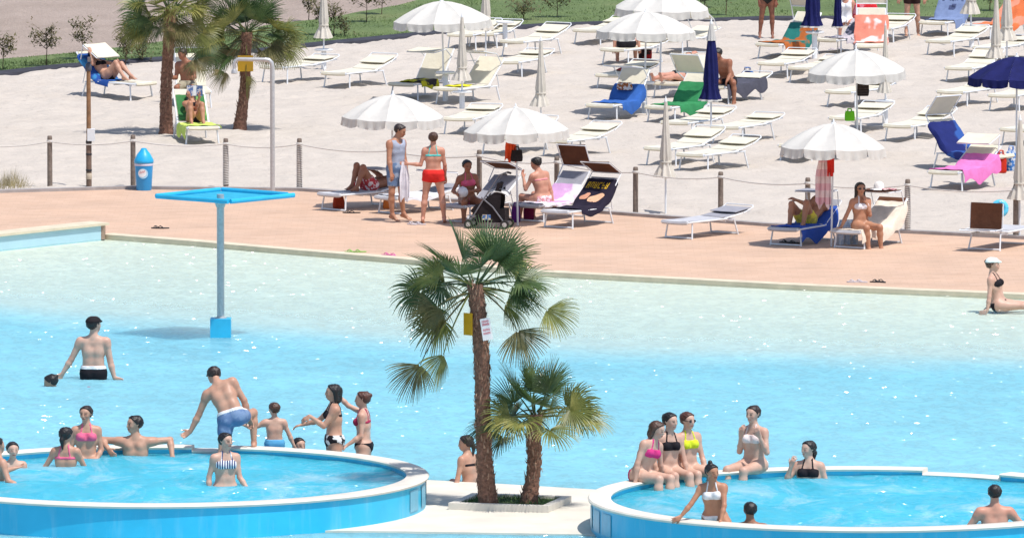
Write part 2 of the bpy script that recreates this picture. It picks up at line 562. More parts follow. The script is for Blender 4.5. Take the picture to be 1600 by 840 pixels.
m, nt, bs = mat_base('blue_mosaic')
v = coords(nt)
n1 = noise(nt, 1.5, 4.0, 0.6, v)
c0 = ramp(nt, n1.outputs[0], [(0.3, (0.02, 0.43, 0.68)), (0.7, (0.03, 0.50, 0.76))])
n5 = noise(nt, 2.2, 4.0, 0.65, coords(nt, (2.2, 2.2, 0.25)))
c0 = mix(nt, ramp(nt, n5.outputs[0], [(0.52, (0, 0, 0)), (0.80, (0.30, 0.30, 0.30))]), c0, (0.40, 0.62, 0.72))
L(nt, c0, bs.inputs['Base Color']); bs.inputs['Roughness'].default_value = 0.35
M['mosaic'] = m
M['rim'] = plain('rim_stone', (0.68, 0.63, 0.55), 0.7, 0.08, 2.5, bmp=0.2)
M['basin_water'] = water_mat('basin_water', (0.06, 0.49, 0.66), op=0.95, foam=0.5, bstr=1.5, refl=0.24, glint=0.66)
M['panel'] = plain('grey_blue_tile', (0.16, 0.45, 0.61), 0.4, 0.08)
RZ = 0.44
BR_, RIMW = 3.88, 0.31
def basin(label, cx, cy, low):
    c = G(cx, cy, RZ)
    R = BR_
    t = thing('whirlpool_basin', label, 'pool', (c.x, c.y, 0), group='round whirlpool basins')
    def dz(a):                                   # the overflow stretch of the rim lies lower
        for a0, a1, d in low:
            if a0 <= a % (2 * PI) <= a1: return -d
        return 0.0
    N = 180
    A = sorted(set([2 * PI * k / N for k in range(N)] + [q for a0, a1, d in low for q in (a0 - 1e-4, a0, a1, a1 + 1e-4)]))
    rw = RIMW
    def ring(prof, rim):
        mb = MB(); n = len(A); k = len(prof)
        vs = [(r * math.cos(a), r * math.sin(a), z + (dz(a) if rim else 0)) for a in A for r, z in prof]
        fs = []
        for i in range(n):
            j = (i + 1) % n
            for q in range(k - 1):
                fs.append((i * k + q, j * k + q, j * k + q + 1, i * k + q + 1))
        return mb.add(vs, fs)
    ring([(R - 0.04, -0.9), (R - 0.04, RZ - 0.05)], True).obj('outer_wall', M['mosaic'], t)
    ring([(R - 0.045, RZ - 0.052), (R, RZ - 0.048), (R + 0.010, RZ - 0.02), (R - 0.01, RZ), (R - rw + 0.01, RZ), (R - rw - 0.012, RZ - 0.015), (R - rw, RZ - 0.045), (R - rw + 0.03, RZ - 0.048)], True).obj('rim', M['rim'], t)
    ring([(R - rw + 0.03, RZ - 0.046), (R - rw + 0.03, -0.6)], True).obj('inner_wall', M['mosaic'], t)
    # grey tile panels let into the side of the wall
    for a in ([0.03, -0.13, -0.29] if cx < 800 else [PI + 0.05, PI + 0.2, PI + 0.33]):
        mb = MB()
        rows = [[((R - 0.03) * math.cos(a + q), (R - 0.03) * math.sin(a + q), z) for q in np.linspace(-0.05, 0.05, 5)] for z in (0.03, RZ - 0.1)]
        mb.sheet(rows); mb.obj('wall_panel', M['panel'], t)
    mb = MB()
    P, F = [], []
    rr = R - rw + 0.028
    nr, na = 46, 150
    for i in range(nr + 1):
        for k in range(na):
            a = 2 * PI * k / na; r_ = rr * i / nr
            P.append((r_ * math.cos(a), r_ * math.sin(a), 0))
    P = np.array(P)
    P[:, 2] = RZ - 0.105 + 0.03 * (vnoise(P[:, 0] + 50, P[:, 1] * 0.8 + 50, 1.5, 21) - 0.5) + 0.018 * (vnoise(P[:, 0] + 50, P[:, 1] + 50, 3.6, 22) - 0.5)
    for i in range(nr):
        for k in range(na):
            k2 = (k + 1) % na
            F.append((i * na + k, i * na + k2, (i + 1) * na + k2, (i + 1) * na + k))
    inst('basin_water', np_mesh('basin_water', P, F, M['basin_water']), t)
    return t
def ang(cx, px, R=4.12):
    """angle on the far side of a basin rim that shows at photo column px"""
    return math.acos(max(-1, min(1, (px - cx) / 410.0)))
BL = (252, 740); BR = (1345, 775.5)
basin('round blue whirlpool basin with cream rim at the left of the palms', BL[0], BL[1], [(ang(252, 338), ang(252, 290), 0.05)])
basin('round blue whirlpool basin with cream rim at the right of the palms', BR[0], BR[1], [(ang(1345, 1588), ang(1345, 1462), 0.065)])

M['earth'] = plain('planter_soil', (0.055, 0.085, 0.03), 0.95, 0.4, 9.0, bmp=0.6)
pc = G(797, 790, -0.025)
t = thing('palm_planter', 'low cream square kerb round the feet of the two front palms', 'planter', (pc.x, pc.y, -0.025), -0.26)
for nm, c, sz in (('kerb_stone', (0, -0.60, 0.05), (1.5, 0.12, 0.1)), ('kerb_stone', (0, 0.60, 0.05), (1.5, 0.12, 0.1)), ('kerb_stone', (-0.69, 0, 0.048), (0.12, 1.08, 0.096)), ('kerb_stone', (0.69, 0, 0.048), (0.12, 1.08, 0.096))):
    MB().box(c, sz).obj(nm, M['rim'], t, smooth=False)
mb = MB()
rows = [[(x, y, 0.04 + 0.03 * random.random()) for x in np.linspace(-0.63, 0.63, 14)] for y in np.linspace(-0.54, 0.54, 12)]
mb.sheet(rows); mb.obj('soil', M['earth'], t)
mb = MB()
for i in range(900):
    x, y = random.uniform(-0.62, 0.62), random.uniform(-0.53, 0.53)
    a = random.uniform(0, 2 * PI); h = random.uniform(0.03, 0.10); w_ = 0.006
    dx, dy = random.gauss(0, 0.03), random.gauss(0, 0.03)
    mb.add([(x - w_ * math.cos(a), y - w_ * math.sin(a), 0.05), (x + w_ * math.cos(a), y + w_ * math.sin(a), 0.05), (x + dx, y + dy, 0.05 + h)], [(0, 1, 2)])
M['blade'] = plain('grass_blade', (0.06, 0.13, 0.03), 0.7, 0.4, 4.0)
stuff(mb.obj('planter_grass', M['blade'], t))

# --- grass strip, dark edging, ploughed field
m, nt, bs = mat_base('meadow')
v = coords(nt)
n1 = noise(nt, 0.5, 5.0, 0.65, coords(nt, (1, 0.5, 1))); n2 = noise(nt, 14.0, 4.0, 0.6, v)
c1 = ramp(nt, n1.outputs[0], [(0.3, (0.09, 0.14, 0.045)), (0.55, (0.135, 0.19, 0.065)), (0.8, (0.22, 0.23, 0.11))])
c2 = ramp(nt, n2.outputs[0], [(0.3, (0.6, 0.6, 0.55)), (0.7, (1.1, 1.1, 1))])
L(nt, mix(nt, 1.0, c1, c2, 'MULTIPLY'), bs.inputs['Base Color']); bs.inputs['Roughness'].default_value = 0.9
bump(nt, bs, n2.outputs[0], 0.5, 0.05)
M['meadow'] = m
m, nt, bs = mat_base('ploughed_field')
v = coords(nt)
n1 = noise(nt, 0.12, 4.0, 0.6, v); n2 = noise(nt, 1.6, 5.0, 0.65, coords(nt, (0.7, 0.35, 1))); n3 = noise(nt, 12.0, 4.0, 0.6, v)
c1 = ramp(nt, n1.outputs[0], [(0.3, (0.375, 0.295, 0.245)), (0.7, (0.44, 0.35, 0.30))])
c2 = ramp(nt, n2.outputs[0], [(0.3, (0.82, 0.81, 0.80)), (0.65, (1, 1, 1))])
c3 = ramp(nt, n3.outputs[0], [(0.3, (0.8, 0.8, 0.8)), (0.65, (1, 1, 1))])
L(nt, mix(nt, 1.0, mix(nt, 1.0, c1, c2, 'MULTIPLY'), c3, 'MULTIPLY'), bs.inputs['Base Color']); bs.inputs['Roughness'].default_value = 0.95
bump(nt, bs, n3.outputs[0], 0.7, 0.1)
M['field'] = m
mb = MB()
mb.add([(-2500, 60, -1.6), (2500, 60, -1.6), (2500, 5000, -0.06), (-2500, 5000, -0.06)], [(0, 1, 2, 3)])
structure(mb.obj('ground', M['field']))
P, F = strip(lambda x: np.minimum(field_f(x), field_f(x)) - 0.5, lambda x: np.full_like(np.asarray(x, dtype=float), 400.0), 120, 140, lambda X, Y: 0.0 + 0.05 * (vnoise(X, Y, 0.8, 31) - 0.5) + 0.03 * np.sin(Y * 6.0 + X * 0.8), -24, 24)
structure(inst('ploughed_field', np_mesh('ploughed_field', P, F, M['field'])))
P, F = strip(lambda x: edge_f(x) + 0.05, lambda x: np.minimum(field_f(x), 360.0), 160, 160, lambda X, Y: 0.045 + 0.05 * (vnoise(X, Y, 1.3, 33) - 0.5), -24, 24)
structure(inst('grass', np_mesh('grass', P, F, M['meadow'])))
M['edging'] = plain('dark_ground_sheet', (0.03, 0.03, 0.042), 0.8, 0.4, 3.0, bmp=0.5)
def edge_prof(x):
    return edge_f(x) + 0.25 * np.sin(np.asarray(x) * 0.9) * 0.5
structure(ribbon('ground_sheet', edge_prof, -24, 24, [(-0.12, -0.05), (-0.08, 0.05), (0.10, 0.09), (0.30, 0.08), (0.40, -0.02)], M['edging'], 240))
# standing grass blades on the strip
r = np.random.RandomState(5)
Nb = 60000
bx = r.uniform(-13, 13, Nb); t_ = r.rand(Nb) ** 1.3
e_ = edge_f(bx) + 0.42; f_ = np.minimum(field_f(bx), 300)
by = e_ + (f_ - e_) * t_
h = 0.02 + 0.05 * r.rand(Nb) * (0.5 + vnoise(bx, by, 1.0, 41)); a = r.rand(Nb) * 2 * PI; wd = 0.010 + 0.012 * r.rand(Nb)
P = np.zeros((Nb, 3, 3)); P[:, 0] = np.stack([bx - wd * np.cos(a), by - wd * np.sin(a), np.full(Nb, 0.02)], -1)
P[:, 1] = np.stack([bx + wd * np.cos(a), by + wd * np.sin(a), np.full(Nb, 0.02)], -1)
P[:, 2] = np.stack([bx + r.normal(0, .03, Nb), by + r.normal(0, .03, Nb), 0.02 + h], -1)
M['blade2'] = plain('meadow_blade', (0.13, 0.19, 0.065), 0.75, 0.5, 0.9)
o = stuff(inst('grass_blades', np_mesh('grass_blades', P.reshape(-1, 3), np.arange(Nb * 3).reshape(-1, 3), M['blade2'])))
tag(o, 'short green grass between the beach and the bare field', 'grass')
# ================================================================== sunbeds
SEAT_Z, BED_L, BED_W, HINGE = 0.33, 1.90, 0.62, 1.12
def bed_profile(t, beta):
    """(y, z) of the lying surface at distance t from the foot end"""
    if t <= HINGE:
        return t, SEAT_Z - 0.012 * math.sin(PI * max(0, t) / HINGE)
    return HINGE + (t - HINGE) * math.cos(beta), SEAT_Z + (t - HINGE) * math.sin(beta)
_bed = {}
def bed_meshes(beta, hood, style):
    key = (round(beta, 3), hood, style)
    if key in _bed: return _bed[key]
    sl = {'cream': M['sling_cream'], 'brown': M['sling_pale'], 'grey': M['sling_pale'], 'deckb': M['sling_pale']}[style]
    sl_back = {'cream': M['sling_cream'], 'brown': M['sling_grey'], 'grey': M['sling_grey'], 'deckb': M['sling_brown']}[style]
    sl_hood = M['sling_cream'] if style == 'cream' else M['sling_grey'] if style == 'grey' else M['sling_brown']
    hw = BED_W / 2
    out = []
    mb = MB()                                    # seat frame: rails and cross bars
    for sx in (-1, 1):
        mb.tube([(sx * hw, 0.0, SEAT_Z - 0.012), (sx * hw, HINGE + 0.06, SEAT_Z - 0.012)], 0.022, 8, flat=0.8)
    mb.tube([(-hw, 0.012, SEAT_Z - 0.012), (hw, 0.012, SEAT_Z - 0.012)], 0.03, 10)
    for y in (0.62, HINGE + 0.03):
        mb.tube([(-hw, y, SEAT_Z - 0.05), (hw, y, SEAT_Z - 0.05)], 0.014, 6)
    out.append(('seat_frame', mb.mesh('seat_frame', M['alu'])))
    mb = MB()                                    # seat sling, wrapped round the foot bar
    rows = []
    for y, z in [(0.0, SEAT_Z - 0.045), (-0.026, SEAT_Z - 0.02), (-0.012, SEAT_Z + 0.014)] + [(q, SEAT_Z + 0.018 - 0.02 * math.sin(PI * q / HINGE)) for q in np.linspace(0.03, HINGE - 0.01, 9)]:
        rows.append([(x, y, z - 0.010 * (1 - (x / hw) ** 2)) for x in np.linspace(-hw + 0.015, hw - 0.015, 7)])
    mb.sheet(rows[::-1], 0.008)
    out.append(('seat_sling', mb.mesh('seat_sling', sl)))
    cb, sb = math.cos(beta), math.sin(beta)
    def B(x, t, d=0.0):                          # point on the backrest: t along, d off the surface
        return (x, HINGE + t * cb - d * sb, SEAT_Z + t * sb + d * cb)
    BL_ = BED_L - HINGE
    mb = MB()
    mb.tube([B(-hw + 0.005, 0.0, -0.005), B(-hw + 0.005, BL_ + 0.02, -0.005), B(hw - 0.005, BL_ + 0.02, -0.005), B(hw - 0.005, 0.0, -0.005)], 0.02, 8, flat=0.8)
    if beta > 0.3:                               # prop stay
        for sx in (-1, 1):
            p = B(sx * (hw - 0.03), 0.42, -0.02)
            mb.tube([p, (sx * (hw - 0.03), p[1] + 0.10, SEAT_Z - 0.06)], 0.010, 6)
    out.append(('back_frame', mb.mesh('back_frame', M['alu'])))
    mb = MB()
    rows = [[B(x, t, 0.012 - 0.016 * (1 - (x / hw) ** 2) * math.sin(PI * t / BL_)) for x in np.linspace(-hw + 0.02, hw - 0.02, 7)] for t in np.linspace(0.03, BL_ + 0.015, 7)]
    mb.sheet(rows[::-1], 0.008)
    out.append(('back_sling', mb.mesh('back_sling', sl_back)))
    for (y, fy) in ((0.17, -0.05), (1.42, 0.10)):
        for sx in (-1, 1):
            mb = MB()
            mb.tube([(sx * (hw - 0.02), y, SEAT_Z - 0.02), (sx * (hw + 0.015), y + fy, -0.03)], 0.0165, 8)
            out.append(('leg', mb.mesh('leg', M['alu'])))
        if style != 'cream':
            mb = MB()
            mb.tube([(-hw - 0.012, y + fy * 0.96, 0.022), (hw + 0.012, y + fy * 0.96, 0.022)], 0.016, 8)
            out.append(('foot_bar', mb.mesh('foot_bar', M['alu'])))
    mb = MB()                                    # rear rail carrying the back legs
    mb.tube([(-hw + 0.02, 1.42, SEAT_Z - 0.03), (hw - 0.02, 1.42, SEAT_Z - 0.03)], 0.013, 6)
    for sx in (-1, 1):
        mb.tube([(sx * (hw - 0.02), HINGE - 0.02, SEAT_Z - 0.03), (sx * (hw - 0.02), 1.46, SEAT_Z - 0.03)], 0.014, 6)
    out.append(('rear_rail', mb.mesh('rear_rail', M['alu'])))
    # sun hood: arms from the sides of the backrest and a fabric panel
    t0 = 0.60
    piv = B(0, t0, 0.0)
    if hood == 'flat':
        arm_dir = Vector((0, cb, sb)); ln, off = 0.0, 0.05
        mb = MB(); fr = MB()
        rows = [[B(x, t, 0.045) for x in np.linspace(-hw - 0.0, hw + 0.0, 5)] for t in np.linspace(0.34, BL_ + 0.03, 6)]
        mb.sheet(rows[::-1], 0.012)
        out.append(('hood_panel', mb.mesh('hood_panel', sl_hood)))
        for sx in (-1, 1):
            fr.tube([B(sx * (hw + 0.025), t0 - 0.05, 0.0), B(sx * (hw + 0.028), BL_ + 0.06, 0.055), B(sx * (hw + 0.0), BL_ + 0.09, 0.085)], 0.012, 6)
        e0 = [B(sx * (hw + 0.0), BL_ + 0.09, 0.085) for sx in (-1, 1)]
        fr.tube(e0, 0.011, 6)
        out.append(('hood_frame', fr.mesh('hood_frame', M['alu'])))
    elif hood is not None:
        ha, tilt = hood                          # arm angle above the horizon (over the head end), panel tilt
        fr = MB()
        d = Vector((0, -math.cos(ha), math.sin(ha)))
        e = Vector((0, -math.cos(tilt), math.sin(tilt)))
        pv = Vector((0, piv[1], piv[2]))
        q = pv + d * 0.30
        for sx in (-1, 1):
            X = Vector((sx * (hw + 0.02), 0, 0))
            fr.tube([pv + X, q + X, q + X + e * 0.46], 0.012, 6)
        fr.tube([q + e * 0.46 + Vector((-hw - 0.02, 0, 0)), q + e * 0.46 + Vector((hw + 0.02, 0, 0))], 0.012, 6)
        fr.tube([q + Vector((-hw - 0.02, 0, 0)), q + Vector((hw + 0.02, 0, 0))], 0.012, 6)
        out.append(('hood_frame', fr.mesh('hood_frame', M['alu'])))
        mb = MB()
        nrm = Vector((0, e.z, -e.y))
        if nrm.z < 0: nrm = -nrm
        rows = [[tuple(q + e * t + Vector((x, 0, 0)) + nrm * (0.016 - 0.012 * math.sin(PI * (x + hw) / BED_W))) for x in np.linspace(-hw - 0.01, hw + 0.01, 6)] for t in np.linspace(-0.01, 0.475, 5)]
        mb.sheet(rows, 0.010)
        out.append(('hood_panel', mb.mesh('hood_panel', sl_hood)))
    _bed[key] = out
    return out

BEDS = {}
def bed(key, fx, fy, label, hx=None, h=None, beta=7, hood='flat', style='cream', rev=False, group=None):
    """sunbed whose foot edge shows at (fx, fy); hx: photo column of the head end, or h: heading in degrees"""
    sc_ = 1.08 if style == 'cream' else 1.0
    p = G(fx, fy, SEAT_Z * sc_)
    if h is None:
        s = SC(fy + 22)
        h = math.degrees(math.asin(max(-0.98, min(0.98, (hx - fx) / s / (1.88 * sc_)))))
    hr = math.radians(h)
    if rev: hr = PI - hr
    gz = ground_z(p)
    t = thing('sunbed', label, 'sunbed', (p.x, p.y, max(0, gz - 0.01)), -hr, group)
    t.scale = (sc_, sc_, sc_)
    if group: beta = (4, 7, 10, 14)[len(BEDS) * 7 % 4]; t.rotation_euler.z += math.radians((len(BEDS) * 37 % 9) - 4)
    b = math.radians(beta)
    for nm, me in bed_meshes(b, hood, style):
        inst(nm, me, t)
    BEDS[key] = (t, b)
    return t
def on_bed(key, x, t, d=0.0):
    """world point of sunbed `key`: x across, t along from the foot, d above the surface"""
    o, b = BEDS[key]
    y, z = bed_profile(t, b)
    if t > HINGE:
        y -= d * math.sin(b); z += d * math.cos(b)
    else:
        z += d
    a = o.rotation_euler.z; k_ = o.scale[0]
    x, y, z = x * k_, y * k_, z * k_
    ca, sa = math.cos(a), math.sin(a)
    return Vector((o.location.x + x * ca - y * sa, o.location.y + x * sa + y * ca, o.location.z + z))
def bed_axes(key):
    o, b = BEDS[key]
    a = o.rotation_euler.z
    return np.array([math.cos(a), math.sin(a), 0]), np.array([-math.sin(a), math.cos(a), 0]), b
def towel(key, t0, t1, mat, label, w=0.66, hang=(0.10, 0.10), x0=0.0, name='beach_towel', lift=0.028, seed=0, skew=0.0):
    r = random.Random(seed or hash((key, t0)) & 0xffff)
    o, b = BEDS[key]
    rows = []
    nt_ = max(8, int((t1 - t0) / 0.07))
    for i in range(nt_ + 1):
        t = t0 + (t1 - t0) * i / nt_
        wob = 0.008 * math.sin(t * 17 + seed)
        row = []
        hl, hr = hang[0] * (1 + 0.3 * math.sin(t * 9 + 1)), hang[1] * (1 + 0.3 * math.sin(t * 8 + 2))
        xs = []
        if hang[0] > 0: xs += [(-w / 2 - 0.012, -hl), (-w / 2 - 0.010, -hl * 0.5)]
        xs += [(-w / 2 + 0.02 + (w - 0.04) * k / 8, 0.0) for k in range(9)]
        if hang[1] > 0: xs += [(w / 2 + 0.010, -hr * 0.5), (w / 2 + 0.012, -hr)]
        for (x, dz) in xs:
            d = lift + wob + 0.006 * math.sin(x * 23 + t * 11) + r.uniform(-0.003, 0.003)
            p = on_bed(key, x + x0 + skew * (t - t0) + (0.012 * math.sin(t * 13) if dz else 0), t, d)
            row.append((p.x, p.y, p.z + dz))
        rows.append(row)
    base = on_bed(key, 0, (t0 + t1) / 2, 0)
    rows = [[(q[0] - base.x, q[1] - base.y, q[2] - base.z) for q in rw] for rw in rows]
    mb = MB(); mb.sheet(rows[::-1], 0.010)
    ob = mb.obj(name, mat, None, base)
    return tag(ob, label, 'towel')

# ================================================================== parasols
_um = {}
def umbrella_parts(kind, closed):
    k = (kind, closed)
    if k in _um: return _um[k]
    cm = M['canopy_' + kind]
    out = []
    if not closed:
        N, R, AP, RIMZ = 10, 1.0, 0.42, 1.78
        def cp(a, u):                            # u 0 at the top, 1 at the rim
            da = (a / (2 * PI / N)) % 1.0
            sag = 0.07 * math.sin(PI * da) * math.sin(PI * min(1, u * 0.8))
            rr = R * u * (1 - 0.065 * math.sin(PI * da))
            z = RIMZ + AP * (1 - u ** 1.75) - sag * 0.6
            return (rr * math.cos(a), rr * math.sin(a), z)
        for i in range(N):
            a0, a1 = 2 * PI * i / N, 2 * PI * (i + 1) / N
            mb = MB()
            rows = [[cp(a0 + (a1 - a0) * (0.002 + 0.996 * j / 8), u) for j in range(9)] for u in (0.03, 0.2, 0.4, 0.6, 0.8, 0.92, 1.0)]
            mb.sheet(rows, 0.004)
            vb = MB()
            rows = []
            for q, dz in enumerate((0.0, 0.06, 0.12, 0.165)):
                row = []
                for j in range(13):
                    f = j / 12
                    f2 = 0.5 + (f - 0.5) * (1 - 0.05 * q / 3)
                    p = cp(a0 + (a1 - a0) * (0.004 + 0.992 * f2), 1.0)
                    sc = 1.0 + 0.005 * q + 0.010 * q * math.sin(f * 19 + i)
                    end = 1.0 - 0.18 * (abs(2 * f - 1) ** 4)
                    row.append((p[0] * sc, p[1] * sc, p[2] - dz * end))
                rows.append(row)
            vb.sheet(rows, 0.004)
            out.append(('canopy_panel', mb.mesh('canopy_panel', cm), [('valance', vb.mesh('valance', cm))]))
            mb = MB()
            rib = [cp(a0, u) for u in (0.02, 0.25, 0.5, 0.75, 0.99)]
            mb.tube([(p[0], p[1], p[2] - 0.018) for p in rib], 0.007, 5)
            m_ = cp(a0, 0.5)
            mb2 = MB(); mb2.tube([(0.02 * math.cos(a0), 0.02 * math.sin(a0), 1.62), (m_[0], m_[1], m_[2] - 0.025)], 0.006, 5)
            out.append(('rib', mb.mesh('rib', M['alu']), [('strut', mb2.mesh('strut', M['alu']))]))
        mb = MB(); mb.tube([(0, 0, -0.15), (0, 0, RIMZ + AP + 0.02)], 0.019, 10)
        out.append(('pole', mb.mesh('pole', M['alu']), []))
        mb = MB(); mb.lathe([(0.05, RIMZ + AP - 0.012), (0.045, RIMZ + AP + 0.012), (0.018, RIMZ + AP + 0.02), (0.014, RIMZ + AP + 0.07), (0.004, RIMZ + AP + 0.085)], 12)
        out.append(('finial', mb.mesh('finial', M['plastic_white']), []))
        mb = MB(); mb.lathe([(0.03, 1.58), (0.036, 1.60), (0.036, 1.65), (0.03, 1.67)], 12)
        out.append(('runner', mb.mesh('runner', M['plastic_white']), []))
    else:
        def fold(amp):
            return lambda a, z: 1 + amp * (0.5 + 0.5 * math.cos(8 * a + 3 * z)) - amp * 0.4 * math.cos(3 * a + z)
        mb = MB()
        prof = [(0.022, 2.20), (0.030, 2.10), (0.060, 1.85), (0.088, 1.55), (0.102, 1.30), (0.112, 1.12), (0.104, 1.02), (0.115, 0.92)] if kind == 'navy' else [(0.022, 2.20), (0.030, 2.10), (0.042, 1.85), (0.058, 1.55), (0.075, 1.30), (0.088, 1.12), (0.075, 1.02), (0.098, 0.92)]
        mb.lathe(prof, 48, fn=fold(0.35), cap=False)
        vb = MB(); vb.lathe([(0.113 if kind == 'navy' else 0.094, 0.93), (0.125, 0.84), (0.150, 0.76), (0.158, 0.72)], 48, fn=fold(0.42), cap=False)
        out.append(('canopy', mb.mesh('canopy', cm), [('valance', vb.mesh('valance', cm))]))
        mb = MB(); mb.tube([(0, 0, -0.15), (0, 0, 2.26)], 0.019, 10)
        out.append(('pole', mb.mesh('pole', M['alu']), []))
        mb = MB(); mb.lathe([(0.03, 2.2), (0.03, 2.23), (0.015, 2.26), (0.01, 2.30), (0.002, 2.32)], 10)
        out.append(('finial', mb.mesh('finial', M['plastic_white']), []))
        mb = MB(); mb.lathe([(0.115, 1.005), (0.118, 1.02), (0.115, 1.035)], 24)
        out.append(('tie_strap', mb.mesh('tie_strap', M['canopy_cream' if kind == 'white' else 'canopy_' + kind]), []))
        if kind == 'navy':
            mb = MB(); mb.lathe([(0.024, 2.21), (0.058, 1.98), (0.075, 1.88)], 40, fn=fold(0.35), cap=False)
            out.append(('top_cap', mb.mesh('top_cap', M['canopy_white']), []))
            mb = MB(); mb.lathe([(0.16, 0.735), (0.165, 0.70)], 48, fn=fold(0.42), cap=False)
            out.append(('hem', mb.mesh('hem', M['canopy_white']), []))
    _um[k] = out
    return out
UMB = {}
def parasol(key, px, py, label, kind='white', closed=False, rz=0.0, h=1.0, lean=(0, 0), group=None, wide=1.0):
    """parasol standing in the ground at photo pixel (px, py)"""
    p = G(px, py, 0)
    t = thing('parasol', label, 'parasol', (p.x, p.y, ground_z(p)), rz, group)
    t.rotation_euler = (math.radians(lean[0]), math.radians(lean[1]), rz)
    t.scale = (wide, wide, h)
    for nm, me, subs in umbrella_parts(kind, closed):
        o = inst(nm, me, t)
        for n2, m2 in subs:
            inst(n2, m2, o)
    UMB[key] = t
    return t
_st = []
def stand(px, py, label, h=0.55, group='white parasol stands with round trays'):
    """white tray table on a thick tube that holds a parasol"""
    if not _st:
        mb = MB(); mb.lathe([(0.06, -0.1), (0.058, 0.5), (0.05, 0.52)], 16); _st.append(mb.mesh('column', M['plastic_white']))
        mb = MB(); mb.lathe([(0.05, 0.515), (0.20, 0.525), (0.215, 0.54), (0.215, 0.565), (0.205, 0.57), (0.195, 0.555), (0.02, 0.552)], 28, cap=False); _st.append(mb.mesh('tray', M['plastic_white']))
    p = G(px, py, 0)
    t = thing('parasol_stand', label, 'stand', (p.x, p.y, ground_z(p)), 0, group)
    t.scale = (1, 1, h / 0.55)
    inst('column', _st[0], t); inst('tray', _st[1], t)
    return t

# ================================================================== placing the sunbeds
E = 'empty cream sunbeds on the sand'
bed('L1', 424, 107, 'empty cream sunbed half hidden behind the shower arm and palm frond', hx=496, group=E)
bed('L2', 521, 114, 'empty cream sunbed alone on the sand right of the shower pole', hx=591, group=E)
bed('L3', 627, 131, 'cream sunbed with raised back and hood, dark and yellow towel on it', h=30, beta=52, hood=(0.6, -0.1))
bed('L4', 697, 139, 'cream sunbed with raised back and hood holding a thin yellow towel', h=33, beta=42, hood=(0.9, 0.15))
bed('L5', 790, 98, 'empty cream sunbed just left of the tall thin closed parasol', hx=842, group=E)
bed('L6', 800, 66, 'empty cream sunbed right of the white tray at the upper middle', hx=873, group=E)
bed('L7', 719, 55, 'empty cream sunbed directly behind the open parasol at upper left', hx=765, group=E)
bed('L8', 752, 53, 'cream sunbed behind the closed parasol by the grass edge', hx=800, group=E)
bed('L9', 716, 187, 'empty cream sunbed between the two middle open white parasols', hx=768, group=E)
bed('L10', 772, 217, 'cream sunbed mostly hidden under the middle white parasol', hx=838, group=E)
bed('L11', 866, 220, 'empty cream sunbed just right of the middle open white parasol', hx=940, group=E)
bed('L12', 914, 47, 'empty cream sunbed left of the far white parasol near the grass', hx=972, group=E)
bed('L13', 1042, 62, 'cream sunbed with its hood up behind the far white parasol', h=30, beta=12, hood=(0.9, 0.5))
bed('L14', 957, 79, 'cream sunbed on which the man seen from behind sits', hx=1030, group=None)
bed('L18', 951, 117, 'shaded cream sunbed behind the blue towel with a red cloth', hx=1010)
bed('L15', 937, 164, 'cream sunbed under a blue towel, back raised and hood up', h=27, beta=50, hood=(0.75, 0.12))
bed('L16', 1028, 167, 'cream sunbed under a green towel, back raised and hood up', h=33, beta=50, hood=(0.5, 0.95))
bed('L17', 1041, 130, 'cream sunbed carrying the man lying with arms behind his head', h=22, beta=30)
bed('L19', 1112, 137, 'sunbed covered with a dark cloth behind the closed navy parasol', hx=1185)
bed('L20', 1054, 191, 'empty cream sunbed in front of the green towel, left of navy parasol', hx=1120, group=E)
bed('L21', 1133, 198, 'empty cream sunbed just right of the closed navy parasol', hx=1198, group=E)
bed('L41', 1028, 233, 'cream sunbed behind the thin closed parasol, left of the pair', hx=1108, group=E)
bed('L42', 1078, 241, 'cream sunbed right of the thin closed parasol, right of the pair', hx=1166, group=E)
bed('L22', 1205, 99, 'empty cream sunbed in front of the orange and green towel', hx=1258, group=E)
bed('L23', 1252, 106, 'cream sunbed partly under the right open white parasol', hx=1318, group=E)
bed('L24', 1199, 69, 'cream sunbed under an orange and green towel with raised hood', h=35, beta=48, hood=(1.3, 1.2))
bed('L25', 1360, 72, 'cream sunbed facing the pool with a coral towel over its back', h=3, beta=62, hood=(2.0, 1.45))
bed('L26', 1290, 62, 'cream sunbed under a patterned towel behind the navy closed parasols', h=38, beta=45, hood=None)
bed('L27', 1372, 44, 'cream sunbed behind the coral towel, next to the standing man', hx=1412)
bed('L28', 1457, 35, 'cream sunbed with a faded blue lettered towel on its raised back', h=22, beta=52, hood=None)
bed('L29', 1466, 65, 'empty cream sunbed in front of the faded blue towel', hx=1526, group=E)
bed('L30', 1524, 41, 'cream sunbed under an orange towel at the upper right', h=38, beta=40, hood=None)
bed('L31', 1540, 74, 'empty cream sunbed behind the two closed cream parasols', hx=1602, group=E)
bed('L32', 1498, 106, 'empty cream sunbed left of the open navy parasol', hx=1556, group=E)
bed('L33', 1485, 143, 'empty cream sunbed below the left rim of the navy parasol', hx=1562, group=E)
bed('L34', 1566, 151, 'empty cream sunbed at the right edge below the navy parasol', hx=1634, group=E)
bed('L35', 1310, 143, 'cream sunbed under the right white parasol beside a hanging black bag', hx=1374, group=E)
bed('L36', 1318, 184, 'cream sunbed behind the green bag above the front parasol', hx=1376, group=None)
bed('L37', 1402, 196, 'empty cream sunbed left of the blue towel sunbed', hx=1470, group=E)
bed('L38', 1584, 202, 'cream sunbed cut by the right edge behind the blue towel', hx=1660, group=E)
bed('L39', 1566, 243, 'cream sunbed under a deep blue towel, head to the left', h=-42, beta=46, hood=(2.2, 0.9))
bed('L40', 1474, 271, 'cream sunbed under a pink towel with its hood raised', h=28, beta=26, hood=(1.75, -0.30))
bed('L40b', 1240, 227, 'cream sunbed in the shade behind the front right parasol', hx=1300, group=None)
